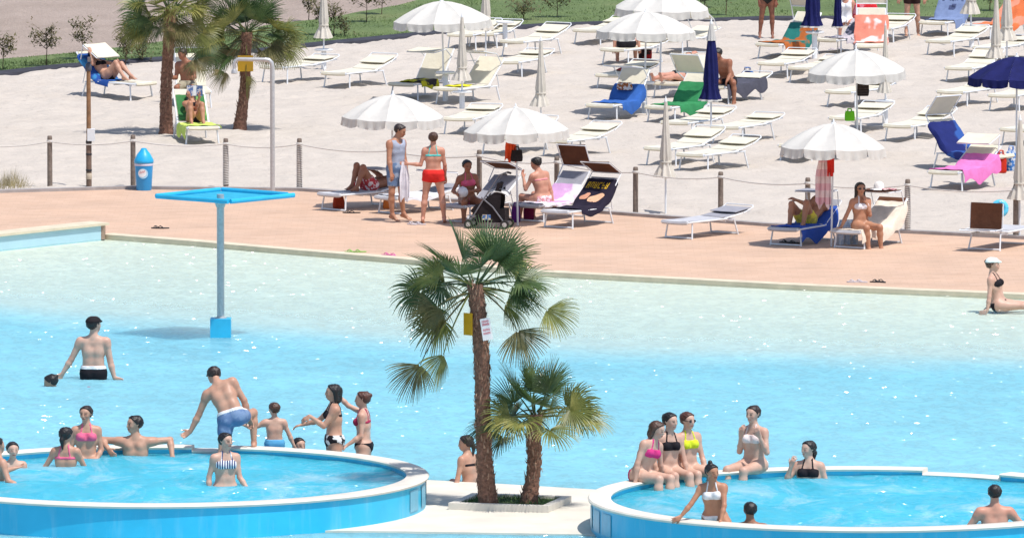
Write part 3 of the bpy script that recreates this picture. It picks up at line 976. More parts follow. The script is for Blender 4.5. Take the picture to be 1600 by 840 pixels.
bed('L53', 228, 131, 'cream sunbed with raised hood carrying a sunbather by the field', h=-48, beta=45, hood=(1.35, -0.55))
bed('L54', 318, 199, 'cream sunbed with light green towel between the two left palms', h=-12, beta=50, hood=None)
bed('L55', 306, 143, 'cream sunbed with broad hood up behind the left palm', h=-6, beta=55, hood=(1.45, 1.15))
# on the paving
bed('D1', 514, 303, 'grey deck sunbed with a man lying, knees up, by the blue shower', h=44, beta=9, hood=(1.35, 0.05), style='grey')
bed('D2', 603, 308, 'grey deck sunbed with a white towel behind the standing man', h=44, beta=9, hood=(1.3, 0.1), style='grey')
bed('D3', 707, 321, 'grey deck sunbed where the woman with the white ball sits', h=36, beta=34, hood=(2.2, 0.35), style='brown')
bed('D4', 822, 320, 'deck sunbed with a white and pink towel and brown hood', h=34, beta=40, hood=(2.2, 1.1), style='brown')
bed('D5', 867, 330, 'deck sunbed with a dark printed towel and tilted brown hood', h=34, beta=40, hood=(2.3, 0.5), style='brown')
bed('D6', 1054, 346, 'empty grey deck sunbed standing alone near the closed parasol', hx=1154, style='grey')
bed('D7', 1223, 357, 'grey deck sunbed with a man in yellow trunks lying on it', h=29, beta=30, hood=(1.4, 0.0), style='grey')
bed('D8', 1322, 361, 'deck sunbed with a pale towel where the woman in sunglasses sits', h=32, beta=38, hood=(1.2, 0.0), style='deckb')
bed('D9', 1592, 353, 'deck sunbed turned round with its brown hood standing upright', h=-28, beta=5, hood=(0.05, 1.50), style='brown', rev=True)

# ================================================================== placing the parasols
O = 'open white parasols with scalloped edge'
parasol('U1', 611, 325, 'open white parasol above the standing man in blue tank top', rz=0.2, h=1.0, lean=(1.0, 0.8))
parasol('U2', 809, 352, 'open white parasol in the middle beside the stroller', rz=0.1, h=1.02, lean=(0, -1.0))
parasol('U3', 1299, 385, 'open white parasol over the woman in sunglasses at the right', rz=0.33, h=1.04, lean=(-0.8, 1.2))
parasol('U4', 1340, 245, 'open white parasol on the sand with a black bag hanging', rz=0.25, h=1.0, wide=1.03, lean=(1.5, -1.4))
parasol('U5', 1007, 177, 'open white parasol above the blue and green towels', rz=0.1, h=1.0, wide=1.08, lean=(-1, 1.0))
parasol('U6', 694, 158, 'open white parasol at the upper left above the raised sunbeds', rz=0.15, h=1.0, wide=1.08, lean=(0.5, -1.5))
parasol('U7', 1031, 140, 'open white parasol cut by the top edge of the picture', rz=0.3, h=1.02, wide=1.08, lean=(1.2, 1.0))
parasol('U8', 1588, 255, 'open navy blue parasol at the right edge', kind='navy', rz=0.1, h=0.98)
parasol('C1', 506, 108, 'closed cream parasol beside the far tree, left of the open ones', 'cream', True)
parasol('C2', 722, 172, 'closed cream parasol in front of the sunbed with yellow towel', 'cream', True, h=0.93)
parasol('C3', 845, 216, 'tall slim closed cream parasol behind the middle open parasol', 'cream', True, h=0.93)
parasol('C4', 759, 95, 'closed cream parasol behind the upper left open parasol', 'cream', True)
parasol('C5', 1111, 216, 'closed navy parasol with white top between the sunbeds', 'navy', True, h=1.08, wide=1.1)
parasol('C6', 1040, 334, 'closed cream parasol standing alone at the paving edge', 'cream', True, h=0.98)
parasol('C7', 1383, 196, 'slim closed cream parasol in front of the coral towel', 'cream', True, h=0.97, wide=0.75)
parasol('C8', 1270, 93, 'closed navy parasol above the orange and green towel', 'navy', True, h=1.05, wide=1.2)
parasol('C9', 1309, 84, 'slim closed navy parasol left of the coral towel', 'navy', True, h=0.86, wide=0.62)
parasol('C10', 1517, 74, 'closed cream parasol above the tray at the upper right', 'cream', True, h=1.1, wide=1.1)
parasol('C11', 1556, 138, 'left one of two closed cream parasols beside the navy parasol', 'cream', True, h=0.95)
parasol('C12', 1573, 112, 'right one of two closed cream parasols beside the navy parasol', 'cream', True, h=1.0, wide=1.2)
parasol('C13', 1593, 372, 'closed cream parasol cut by the right edge of the picture', 'cream', True, h=1.0)
stand(506, 108, 'white tray stand of the closed parasol left of the upper open parasol', 0.45)
stand(696, 158, 'white tray stand behind the raised cream sunbed', 0.62)
stand(722, 172, 'white tray stand in front of the yellow towel', 0.42)
stand(789, 75, 'white tray stand with a bare pole near the grass', 0.58)
stand(1007, 177, 'white tray stand between the blue and green towels', 0.66)
stand(1273, 93, 'white tray stand below the big closed navy parasol', 0.62)
stand(1383, 196, 'white tray stand right of the right open parasol', 0.52)
stand(1518, 74, 'white tray stand left of the two closed cream parasols', 0.48)
# ================================================================== people
SKIN = {'pale': (0.56, 0.355, 0.27), 'fair': (0.49, 0.28, 0.195), 'pink': (0.54, 0.275, 0.195), 'tan': (0.43, 0.215, 0.13), 'brown': (0.31, 0.135, 0.078), 'deep': (0.22, 0.085, 0.05)}
m, nt, bs = mat_base('skin')
at = nt.nodes.new('ShaderNodeAttribute'); at.attribute_name = 'tone'
n1 = noise(nt, 6.0, 5.0, 0.65, coords(nt))
c2 = ramp(nt, n1.outputs[0], [(0.3, (0.90, 0.80, 0.78)), (0.5, (1.0, 0.98, 0.97)), (0.7, (1.06, 1.06, 1.06))])
L(nt, mix(nt, 1.0, at.outputs['Color'], c2, 'MULTIPLY'), bs.inputs['Base Color'])
bs.inputs['Roughness'].default_value = 0.48
bs.inputs['Specular IOR Level'].default_value = 0.4
M['skin'] = m
def hair_mat(name, col):
    m, nt, bs = mat_base(name)
    n1 = noise(nt, 30.0, 4.0, 0.7, coords(nt, (1, 1, 0.25)))
    L(nt, ramp(nt, n1.outputs[0], [(0.3, tuple(c * 0.5 for c in col)), (0.75, tuple(c * 1.5 for c in col))]), bs.inputs['Base Color'])
    bs.inputs['Roughness'].default_value = 0.42
    bump(nt, bs, n1.outputs[0], 0.6, 0.02)
    return m
HAIR = {'black': hair_mat('hair_black', (0.012, 0.009, 0.009)), 'dark': hair_mat('hair_dark', (0.026, 0.014, 0.011)), 'brown': hair_mat('hair_brown', (0.075, 0.034, 0.02)), 'auburn': hair_mat('hair_auburn', (0.09, 0.03, 0.018))}
_cl = {}
def fab(col, col2=None, pat=None, sc=6.0):
    k = (col, col2, pat, sc)
    if k not in _cl:
        _cl[k] = cloth('swim_fabric', col, col2, pat, sc, var=0.12)
    return _cl[k]

class Field:
    """signed distance field of blended round cones on a grid, meshed with surface nets"""
    def __init__(s, lo, hi, vox):
        s.vox = vox; s.lo = np.asarray(lo, dtype=np.float64)
        s.n = np.ceil((np.asarray(hi) - s.lo) / vox).astype(int) + 1
        s.ax = [s.lo[i] + vox * np.arange(s.n[i]) for i in range(3)]
        s.f = np.full(s.n, 1.0, dtype=np.float32)
    def copy(s):
        q = Field.__new__(Field); q.vox = s.vox; q.lo = s.lo; q.n = s.n; q.ax = s.ax; q.f = s.f.copy()
        return q
    def add(s, a, b, ra, rb, k=0.03):
        a = np.asarray(a, float); b = np.asarray(b, float)
        pad = max(ra, rb) + k + 2.5 * s.vox
        i0 = np.maximum(0, np.floor((np.minimum(a, b) - pad - s.lo) / s.vox).astype(int))
        i1 = np.minimum(s.n, np.ceil((np.maximum(a, b) + pad - s.lo) / s.vox).astype(int) + 1)
        if np.any(i1 <= i0): return
        X = s.ax[0][i0[0]:i1[0], None, None] - a[0]
        Y = s.ax[1][None, i0[1]:i1[1], None] - a[1]
        Z = s.ax[2][None, None, i0[2]:i1[2]] - a[2]
        d = b - a; dd = float(d @ d)
        if dd < 1e-9:
            D = np.sqrt(X * X + Y * Y + Z * Z) - ra
        else:
            h = np.clip((X * d[0] + Y * d[1] + Z * d[2]) / dd, 0, 1)
            D = np.sqrt((X - h * d[0]) ** 2 + (Y - h * d[1]) ** 2 + (Z - h * d[2]) ** 2) - (ra + (rb - ra) * h)
        sl_ = (slice(i0[0], i1[0]), slice(i0[1], i1[1]), slice(i0[2], i1[2]))
        o = s.f[sl_]
        hh = np.maximum(k - np.abs(o - D), 0) / k
        s.f[sl_] = np.minimum(o, D) - hh * hh * k * 0.25
    def pts(s):
        return s.ax[0][:, None, None], s.ax[1][None, :, None], s.ax[2][None, None, :]
    def lin(s, c, d):
        X, Y, Z = s.pts()
        return ((X - c[0]) * d[0] + (Y - c[1]) * d[1] + (Z - c[2]) * d[2]).astype(np.float32)
    def mesh(s):
        f = s.f; n = s.n
        sg = f < 0
        c = sg[:-1, :-1, :-1].astype(np.int8)
        tot = np.zeros(n - 1, dtype=np.int8)
        for dx in (0, 1):
            for dy in (0, 1):
                for dz in (0, 1):
                    tot += sg[dx:n[0] - 1 + dx, dy:n[1] - 1 + dy, dz:n[2] - 1 + dz]
        cell = np.argwhere((tot > 0) & (tot < 8))
        if len(cell) == 0: return None
        idx = np.full(n - 1, -1, dtype=np.int32)
        idx[cell[:, 0], cell[:, 1], cell[:, 2]] = np.arange(len(cell))
        acc = np.zeros((len(cell), 3)); cnt = np.zeros(len(cell))
        for ax in range(3):
            o1, o2 = [q for q in range(3) if q != ax]
            for u in (0, 1):
                for v_ in (0, 1):
                    A = cell.copy(); A[:, o1] += u; A[:, o2] += v_
                    B = A.copy(); B[:, ax] += 1
                    fa = f[A[:, 0], A[:, 1], A[:, 2]]; fb = f[B[:, 0], B[:, 1], B[:, 2]]
                    m_ = (fa < 0) != (fb < 0)
                    t = np.where(m_, fa / np.where(m_, fa - fb, 1), 0)
                    P = A.astype(float); P[:, ax] += t
                    acc[m_] += P[m_]; cnt[m_] += 1
        P = s.lo + s.vox * acc / cnt[:, None]
        Fs = []
        for ax in range(3):
            o1, o2 = [(1, 2), (2, 0), (0, 1)][ax]
            sl0 = [slice(None)] * 3; sl1 = [slice(None)] * 3
            sl0[ax] = slice(0, -1); sl1[ax] = slice(1, None)
            E_ = np.argwhere(sg[tuple(sl0)] != sg[tuple(sl1)])
            E_ = E_[(E_[:, o1] > 0) & (E_[:, o2] > 0) & (E_[:, o1] < n[o1] - 1) & (E_[:, o2] < n[o2] - 1)]
            q = []
            for u, v_ in ((-1, -1), (0, -1), (0, 0), (-1, 0)):
                C = E_.copy(); C[:, o1] += u; C[:, o2] += v_
                q.append(idx[C[:, 0], C[:, 1], C[:, 2]])
            q = np.stack(q, -1)
            ins = sg[E_[:, 0], E_[:, 1], E_[:, 2]]
            q[~ins] = q[~ins][:, ::-1]
            Fs.append(q)
        Fq = np.concatenate(Fs)
        Fq = Fq[(Fq >= 0).all(1)]
        return P, Fq

def arr(v): return np.asarray(v, dtype=float)
def person(label, pelvis, F=(0, -1, 0), S=(0, 0, 1), S2=None, HF=None, HU=None, l=None, r=None, ll=None, rl=None, H=1.7, sex='f', skin='fair',
           bottom=None, top=None, hair='dark', style='short', ground=None, vox=0.0125, curl=0.35, extra=None, fat=1.0, hipF=None, feet=True, glasses=None, cap=None, child=False, legs=True):
    """one continuous body grown round a posed skeleton; hair and clothes are children.
    l, r: (upper arm, forearm[, hand]) directions; ll, rl: (thigh, shin[, foot])"""
    k = H / 1.7
    F, S = vn(F), vn(S)
    F = vn(F - S * (F @ S)); Lf = np.cross(S, F)
    S2 = S if S2 is None else vn(S2)
    F2 = vn(F - S2 * (F @ S2)); L2 = np.cross(S2, F2)
    if hipF is not None:
        Fh = vn(arr(hipF) - S * (arr(hipF) @ S)); Lh = np.cross(S, Fh)
    else:
        Fh, Lh = F, Lf
    male = sex == 'm'
    hw = (0.085 if male else 0.092) * k
    sw = (0.185 if male else 0.160) * k
    w = fat
    pel = np.zeros(3)
    waist = pel + S * 0.15 * k
    rib = waist + S2 * 0.14 * k + F2 * 0.0
    chest = rib + S2 * 0.12 * k
    neck = chest + S2 * 0.09 * k
    HU = vn(S2 * 0.9 + np.array([0, 0, 0.25])) if HU is None else vn(HU)
    HF = F2 if HF is None else vn(HF)
    HF = vn(HF - HU * (HF @ HU)); HL = np.cross(HU, HF)
    hs = k * 1.01 if not child else k * 1.24
    head = neck + HU * 0.168 * hs + HF * 0.018 * hs
    J = {}
    core, arms, hd = [], [], []
    bw = (1.0 if male else 0.93) * w
    # torso
    core.append((pel - Lh * 0.075 * k, pel + Lh * 0.075 * k, 0.098 * k * w, 0.098 * k * w, 0.05))
    for sgn in (-1, 1):
        core.append((pel + Lh * sgn * 0.07 * k, waist + Lf * sgn * (0.055 if male else 0.045) * k, 0.098 * k * w, 0.088 * k * bw, 0.05))
        core.append((waist + Lf * sgn * (0.055 if male else 0.045) * k, rib + L2 * sgn * 0.062 * k, 0.088 * k * bw, 0.096 * k * bw, 0.05))
        core.append((rib + L2 * sgn * 0.062 * k, chest + L2 * sgn * (0.095 if male else 0.075) * k, 0.096 * k * bw, 0.082 * k * bw, 0.05))
        core.append((pel + Lh * sgn * 0.06 * k - Fh * 0.045 * k - S * 0.02 * k, pel + Lh * sgn * 0.06 * k - Fh * 0.05 * k - S * 0.05 * k, (0.075 if male else 0.085) * k * w, 0.07 * k * w, 0.05))
        if not male and not child:
            core.append((chest + L2 * sgn * 0.072 * k - S2 * 0.055 * k + F2 * 0.05 * k, chest + L2 * sgn * 0.075 * k - S2 * 0.065 * k + F2 * 0.085 * k, 0.06 * k * w, 0.052 * k * w, 0.03))
        if male and not child:
            core.append((chest + L2 * sgn * 0.07 * k - S2 * 0.03 * k + F2 * 0.055 * k, chest + L2 * sgn * 0.10 * k - S2 * 0.02 * k + F2 * 0.04 * k, 0.055 * k, 0.05 * k, 0.04))
    core.append((chest + S2 * 0.02 * k, neck + S2 * 0.01 * k, 0.075 * k, 0.055 * k, 0.06))
    sh = {}
    for nm, sgn in (('l', 1), ('r', -1)):
        sh[nm] = chest + L2 * sgn * sw + S2 * 0.028 * k
        core.append((neck - S2 * 0.015 * k + L2 * sgn * 0.03 * k, sh[nm], 0.045 * k, 0.05 * k, 0.05))
    # head and neck
    hd.append((neck - S2 * 0.01 * k, head - HU * 0.05 * hs - HF * 0.012 * hs, 0.056 * k, 0.052 * k, 0.03))
    cran = head + HU * 0.028 * hs - HF * 0.014 * hs
    hd.append((cran - HF * 0.022 * hs, cran + HF * 0.026 * hs, 0.080 * hs, 0.076 * hs, 0.03))
    hd.append((head - HU * 0.005 * hs + HF * 0.035 * hs, head - HU * 0.072 * hs + HF * 0.052 * hs, 0.056 * hs, 0.036 * hs, 0.035))
    hd.append((head + HF * 0.088 * hs + HU * 0.004 * hs, head + HF * 0.102 * hs - HU * 0.026 * hs, 0.010 * hs, 0.014 * hs, 0.018))
    for sgn in (-1, 1):
        hd.append((head + HL * sgn * 0.077 * hs - HU * 0.012 * hs - HF * 0.01 * hs, head + HL * sgn * 0.080 * hs + HU * 0.018 * hs - HF * 0.016 * hs, 0.011 * hs, 0.014 * hs, 0.008))
        hd.append((head + HL * sgn * 0.036 * hs - HU * 0.022 * hs + HF * 0.062 * hs, head + HL * sgn * 0.040 * hs - HU * 0.024 * hs + HF * 0.058 * hs, 0.022 * hs, 0.022 * hs, 0.02))
    hd.append((head - HU * 0.058 * hs + HF * 0.088 * hs - HL * 0.012 * hs, head - HU * 0.058 * hs + HF * 0.088 * hs + HL * 0.012 * hs, 0.011 * hs, 0.011 * hs, 0.015))
    # arms and hands
    am = 1.08 if male else 0.92
    if child: am = 1.15
    am *= (0.5 + 0.5 * w)
    for nm, sgn, spec in (('l', 1, l), ('r', -1, r)):
        if spec is None:
            spec = (-S2 + L2 * sgn * 0.15, -S2 + F2 * 0.15)
        u = vn(spec[0]); fo = vn(spec[1]); ha = vn(spec[2]) if len(spec) > 2 and spec[2] is not None else fo
        A = sh[nm]; B = A + u * 0.285 * k; C = B + fo * 0.245 * k
        J['elb' + nm] = B; J['wri' + nm] = C
        arms.append((A, A + u * 0.05 * k, 0.058 * k * am, 0.056 * k * am, 0.04))
        arms.append((A + u * 0.03 * k, B, 0.050 * k * am, 0.038 * k * am, 0.03))
        arms.append((B, B + fo * 0.08 * k, 0.038 * k * am, 0.041 * k * am, 0.02))
        arms.append((B + fo * 0.08 * k, C, 0.041 * k * am, 0.026 * k * am, 0.02))
        # hand: palm plane spanned by ha and a side vector
        side = np.cross(ha, vn(F2 + 0.3 * L2 * sgn))
        if np.linalg.norm(side) < 0.2: side = np.cross(ha, S2)
        side = vn(side); nrm = vn(np.cross(side, ha)) * (1 if len(spec) < 4 else spec[3])
        if nrm @ F2 > 0: nrm = -nrm
        cr = curl
        for q in range(4):
            o = (q - 1.5) * 0.0195 * k
            kn = C + ha * 0.088 * k + side * o
            arms.append((C + side * o * 0.6 + ha * 0.01 * k, kn, 0.016 * k, 0.0125 * k, 0.014))
            ln = (0.036, 0.042, 0.040, 0.032)[q] * k
            d1 = vn(ha * math.cos(cr) + nrm * math.sin(cr) + side * (q - 1.5) * 0.06)
            d2 = vn(ha * math.cos(2.2 * cr) + nrm * math.sin(2.2 * cr) + side * (q - 1.5) * 0.06)
            p1 = kn + d1 * ln; p2 = p1 + d2 * ln
            arms.append((kn, p1, 0.0105 * k, 0.0095 * k, 0.004))
            arms.append((p1, p2, 0.0095 * k, 0.0075 * k, 0.004))
        t1 = C + ha * 0.03 * k - side * 0.03 * k
        t2 = t1 + vn(ha * 0.7 - side * 0.7 + nrm * 0.2) * 0.042 * k
        arms.append((t1, t2, 0.016 * k, 0.012 * k, 0.01)); arms.append((t2, t2 + vn(ha - side * 0.25 + nrm * 0.3) * 0.034 * k, 0.012 * k, 0.009 * k, 0.005))
        J['han' + nm] = C + ha * 0.09 * k
    # legs and feet
    hips = {}; thd = {}
    lm = (1.0 if male else 1.03) * (0.4 + 0.6 * w)
    zmin = 0
    for nm, sgn, spec in (('l', 1, ll), ('r', -1, rl)):
        if not legs: continue
        if spec is None: spec = (-S + Lh * sgn * 0.06, -S)
        th = vn(spec[0]); shn = vn(spec[1])
        ft = vn(spec[2]) if len(spec) > 2 else None
        A = pel + Lh * sgn * hw - S * 0.03 * k
        B = A + th * 0.42 * k; C = B + shn * 0.40 * k
        hips[nm] = A; thd[nm] = th
        J['kne' + nm] = B; J['ank' + nm] = C
        core.append((A, A + th * 0.12 * k, 0.092 * k * lm, 0.086 * k * lm, 0.05))
        core.append((A + th * 0.10 * k, B, 0.086 * k * lm, 0.054 * k * lm, 0.03))
        cal = B + shn * 0.13 * k
        back = np.cross(shn, np.cross(th + np.array([1e-3, 2e-3, 0]), shn))
        kn_f = vn(np.cross(np.cross(shn, Lh * 1.0), shn)) if True else back
        bk = vn(np.cross(shn, Lh)); bk = bk if bk @ Fh < 0 or abs(bk @ Fh) < 0.2 and bk @ S < 0 else -bk
        core.append((B, cal + bk * 0.012 * k, 0.053 * k * lm, 0.056 * k * lm, 0.03))
        core.append((cal + bk * 0.012 * k, C, 0.056 * k * lm, 0.034 * k * lm, 0.03))
        if feet:
            if ft is None:
                ft = Fh - shn * (Fh @ shn)
                if np.linalg.norm(ft) < 0.3: ft = S - shn * (S @ shn)
                ft = vn(ft + shn * 0.25)
            up = vn(-shn - ft * (-shn @ ft))
            hl = C - up * 0.045 * k - ft * 0.03 * k
            core.append((C, hl, 0.034 * k, 0.030 * k, 0.02))
            sd = np.cross(ft, up)
            ball = C + ft * 0.125 * k - up * 0.058 * k
            core.append((C + ft * 0.02 * k, ball, 0.036 * k, 0.022 * k, 0.03))
            core.append((hl, ball, 0.028 * k, 0.022 * k, 0.02))
            for q in range(5):
                o = (q - 2) * 0.0155 * k
                core.append((ball + sd * o - ft * 0.01 * k, ball + sd * o * 1.1 + ft * (0.055 - 0.006 * abs(q - 1)) * k - up * 0.004 * k, 0.0135 * k, 0.0095 * k, 0.006))
            zmin = min(zmin, (ball - up * 0.022 * k)[2], (hl - up * 0.03 * k)[2], (ball + ft * 0.05 * k)[2] - 0.012)
    allp = core + arms + hd
    if extra: allp = allp
    lo = np.min([np.minimum(a - max(ra, rb), b - max(ra, rb)) for a, b, ra, rb, _ in allp], 0) - 0.05
    hi = np.max([np.maximum(a + max(ra, rb), b + max(ra, rb)) for a, b, ra, rb, _ in allp], 0) + 0.05
    hlo = lo - (0.0 if style in ('short', 'buzz') else 0.06); hhi = hi + 0.06
    fc = Field(hlo, hhi, vox)
    for a in core: fc.add(*a)
    fa = fc.copy()
    for a in arms: fa.add(*a)
    fb = fa
    for a in hd: fb.add(*a)
    P, Fq = fb.mesh()
    pw = arr(pelvis)
    if ground is not None:
        pw[2] = ground - zmin
    me = np_mesh('body', P, Fq, M['skin'])
    # skin tone with lips, eyes and brows
    base = arr(SKIN[skin])
    C_ = np.tile(base, (len(P), 1))
    Q = P - head
    qf = Q @ HF / hs; qu = Q @ HU / hs; ql = Q @ HL / hs
    face = (qf > 0.035) & (qu < 0.08) & (qu > -0.12)
    lip = face & (np.abs(qu + 0.058) < 0.010) & (np.abs(ql) < 0.026)
    C_[lip] = base * arr((0.78, 0.42, 0.42))
    eye = face & (np.abs(qu - 0.004) < 0.010) & (np.abs(np.abs(ql) - 0.032) < 0.014)
    C_[eye] = base * 0.32
    brow = face & (np.abs(qu - 0.026) < 0.008) & (np.abs(np.abs(ql) - 0.033) < 0.020)
    C_[brow] = base * 0.55
    chk = face & (np.abs(qu + 0.025) < 0.02) & (np.abs(np.abs(ql) - 0.042) < 0.016)
    C_[chk] = base * arr((1.03, 0.86, 0.86))
    for c_, rad_ in [(sh['l'], 0.13), (sh['r'], 0.13)] + [(J[q_], 0.10) for q_ in ('elbl', 'elbr', 'hanl', 'hanr', 'knel', 'kner', 'ankl', 'ankr') if q_ in J]:
        wt_ = np.clip(1 - np.linalg.norm(P - c_, axis=1) / (rad_ * k), 0, 1)[:, None] * 0.8
        C_ = C_ * (1 - wt_ * (1 - arr((0.98, 0.84, 0.82))))
    at_ = me.attributes.new('tone', 'FLOAT_COLOR', 'POINT')
    at_.data.foreach_set('color', np.concatenate([C_, np.ones((len(P), 1))], 1).astype(np.float32).ravel())
    body = inst('person', me, None, pw)
    tag(body, label, 'person')
    def child_mesh(name, fld, mat):
        q = fld.mesh()
        if q is None: return None
        return inst(name, np_mesh(name, q[0], q[1], mat), body)
    big = np.float32(1.0)
    # ---- clothes
    if bottom:
        kind, mat = bottom[0], bottom[1]
        wl, tl, off = {'bikini': (0.045, 0.02, 0.008), 'brief': (0.075, 0.06, 0.009), 'trunks': (0.085, 0.19, 0.013), 'shorts': (0.10, 0.31, 0.020), 'mini': (0.075, 0.13, 0.016)}[kind]
        g = fc.copy()
        R_ = np.maximum(g.f - off, g.lin(pel + S * wl * k, S))
        R_ = np.maximum(R_, -g.lin(pel - S * 0.34 * k, S)) if kind in ('bikini', 'brief') else R_
        for nm, sgn in (('l', 1), ('r', -1)):
            if nm in hips:
                a = g.lin(hips[nm] + thd[nm] * tl * k, thd[nm] if kind not in ('bikini', 'brief') else vn(thd[nm] + Lh * sgn * (0.85 if kind == 'bikini' else 0.5) + (S * 0.0)))
                sd = g.lin(pel, Lh * sgn)
                same = sd > -0.01
                R_ = np.where(same, np.maximum(R_, a), R_)
        # nothing above the waist and nothing far from the hips
        X, Y, Z = g.pts()
        lim = np.sqrt(X * X + Y * Y + Z * Z) - (0.27 if kind in ('bikini', 'brief') else 0.34 if kind in ('trunks', 'mini') else 0.46) * k
        g.f = np.maximum(R_, lim.astype(np.float32))
        child_mesh({'bikini': 'bikini_bottom', 'brief': 'swim_briefs', 'trunks': 'swim_trunks', 'shorts': 'shorts', 'mini': 'shorts'}[kind], g, mat)
        if len(bottom) > 2:                       # waistband of another colour
            g = fc.copy()
            g.f = np.maximum(np.maximum(g.f - off - 0.006, g.lin(pel + S * (wl + 0.012) * k, S)), -g.lin(pel + S * (wl - 0.035) * k, S))
            X, Y, Z = g.pts(); g.f = np.maximum(g.f, (np.sqrt(X * X + Y * Y + Z * Z) - 0.25 * k).astype(np.float32))
            child_mesh('waistband', g, bottom[2])
    if top:
        kind, mat = top[0], top[1]
        g = fc.copy()
        if kind == 'bikini':
            cen = chest - S2 * 0.06 * k
            fr_ = np.clip(g.lin(cen, F2) / (0.11 * k) , -1, 1)
            hh = 0.018 + 0.042 * np.clip(fr_ * 1.6 - 0.3, 0, 1)
            band = np.abs(g.lin(cen, S2)) - hh * k
            X, Y, Z = g.pts()
            lim = np.abs(g.lin(cen, L2)) - 0.155 * k
            body_f = np.maximum(np.maximum(g.f - 0.008, band), lim)
            strap = np.full_like(g.f, 1.0)
            ps = g.lin(cen, S2); pl = g.lin(cen, L2); pf = g.lin(cen, F2)
            hgt = 0.16 * k
            for sgn in (-1, 1):
                u = np.clip((ps - 0.03 * k) / hgt, 0, 1)
                q = np.abs(pl - sgn * (0.085 - 0.035 * u) * k) - 0.011 * k
                q = np.maximum(np.maximum(q, ps - hgt - 0.05 * k), 0.02 * k - ps)
                if len(top) <= 2: q = np.maximum(q, 0.0 - pf)
                strap = np.minimum(strap, np.maximum(q, g.f - 0.009))
            g.f = np.minimum(body_f, strap)
        elif kind == 'tank':
            X, Y, Z = g.pts()
            lim = np.abs(g.lin(pel, L2)) - (sw - 0.005)
            up_ = g.lin(neck - S2 * 0.005 * k, S2)
            R_ = np.maximum(np.maximum(g.f - 0.018, up_), lim)
            R_ = np.maximum(R_, -g.lin(pel - S * 0.04 * k, S))
            ns = np.sqrt((X - neck[0] - F2[0] * 0.09) ** 2 + (Y - neck[1] - F2[1] * 0.09) ** 2 + (Z - neck[2] - F2[2] * 0.09) ** 2)
            g.f = np.maximum(R_, (0.085 * k - ns).astype(np.float32))
        child_mesh({'bikini': 'bikini_top', 'tank': 'tank_top'}[kind], g, mat)
    # ---- hair
    if hair:
        hf = fb.copy(); hf.f[:] = 1
        for a in hd[1:2]: hf.add(*a)
        hf.add(*hd[2])
        n_ = vn(HF * 0.78 - HU * 0.62)
        cut = hf.lin(head + HF * 0.042 * hs + HU * 0.052 * hs, n_)
        low = -hf.lin(head - HU * (0.055 if style in ('short', 'buzz') else 0.07) * hs, vn(HU * 0.9 - HF * 0.45))
        g = hf.copy()
        off = {'buzz': 0.007, 'short': 0.012}.get(style, 0.014) * hs
        X, Y, Z = g.pts()
        rough = (0.006 * np.sin(X * 95 + Y * 70 + 1) * np.sin(Z * 80 + X * 50) + 0.003 * np.sin(Z * 190 + Y * 160)).astype(np.float32)
        R_ = np.maximum(np.maximum(g.f - off + rough, cut), low)
        g.f = R_
        back = head - HF * 0.095 * hs
        if style == 'bun':
            g.add(back + HU * 0.05 * hs, back + HU * 0.06 * hs - HF * 0.02 * hs, 0.038 * hs, 0.034 * hs, 0.012)
        elif style == 'topbun':
            g.add(cran + HU * 0.085 * hs - HF * 0.02 * hs, cran + HU * 0.11 * hs - HF * 0.03 * hs, 0.036 * hs, 0.034 * hs, 0.012)
        elif style == 'pony':
            g.add(back + HU * 0.02 * hs, back - HU * 0.06 * hs - HF * 0.025 * hs, 0.030 * hs, 0.034 * hs, 0.012)
            g.add(back - HU * 0.06 * hs - HF * 0.025 * hs, back - HU * 0.19 * hs, 0.034 * hs, 0.012 * hs, 0.012)
        elif style in ('long', 'bob'):
            dl = 0.13 if style == 'bob' else 0.25
            for sgn in (-1, 1):
                a = head + HL * sgn * 0.070 * hs - HF * 0.030 * hs
                g.add(a + HU * 0.02 * hs, a - HU * dl * 0.6 * hs - HF * 0.015 * hs, 0.036 * hs, 0.034 * hs, 0.02)
                g.add(a - HU * dl * 0.6 * hs - HF * 0.015 * hs, a - HU * dl * hs - HF * 0.005 * hs, 0.034 * hs, 0.018 * hs, 0.02)
            g.add(back + HU * 0.02 * hs, back - HU * dl * 0.7 * hs + HF * 0.015 * hs, 0.045 * hs, 0.05 * hs, 0.03)
            g.add(back - HU * dl * 0.7 * hs + HF * 0.015 * hs, back - HU * dl * hs + HF * 0.02 * hs, 0.05 * hs, 0.03 * hs, 0.03)
        child_mesh('hair', g, HAIR[hair])
    if cap is not None:
        g = fb.copy(); g.f[:] = 1
        g.add(*hd[1])
        R_ = np.maximum(g.f - 0.022 * hs, -g.lin(head + HU * 0.045 * hs, HU))
        g.f = R_
        vf = 1 if cap[1] >= 0 else -1
        g.add(head + HU * 0.05 * hs + HF * 0.075 * hs * vf, head + HU * 0.045 * hs + HF * 0.135 * hs * vf, 0.030 * hs, 0.016 * hs, 0.02)
        child_mesh('cap', g, cap[0])
    if glasses is not None:
        mb = MB()
        for sgn in (-1, 1):
            c = head + HF * 0.088 * hs + HL * sgn * 0.032 * hs + HU * 0.004 * hs
            vs = [c + (HL * math.cos(q) * 0.028 + HU * math.sin(q) * 0.020) * hs + HF * 0.004 for q in np.linspace(0, 2 * PI, 13)[:-1]]
            vs2 = [p - HF * 0.010 - HL * 0 for p in vs]
            mb.add(vs + vs2, [tuple(range(12)), tuple(range(23, 11, -1))] + [(i + 12, (i + 1) % 12 + 12, (i + 1) % 12, i) for i in range(12)])
            mb.tube([c + HL * sgn * 0.026 * hs, head + HL * sgn * 0.086 * hs + HU * 0.008 * hs + HF * 0.03 * hs, head + HL * sgn * 0.088 * hs + HU * 0.008 * hs - HF * 0.02 * hs], 0.004, 5)
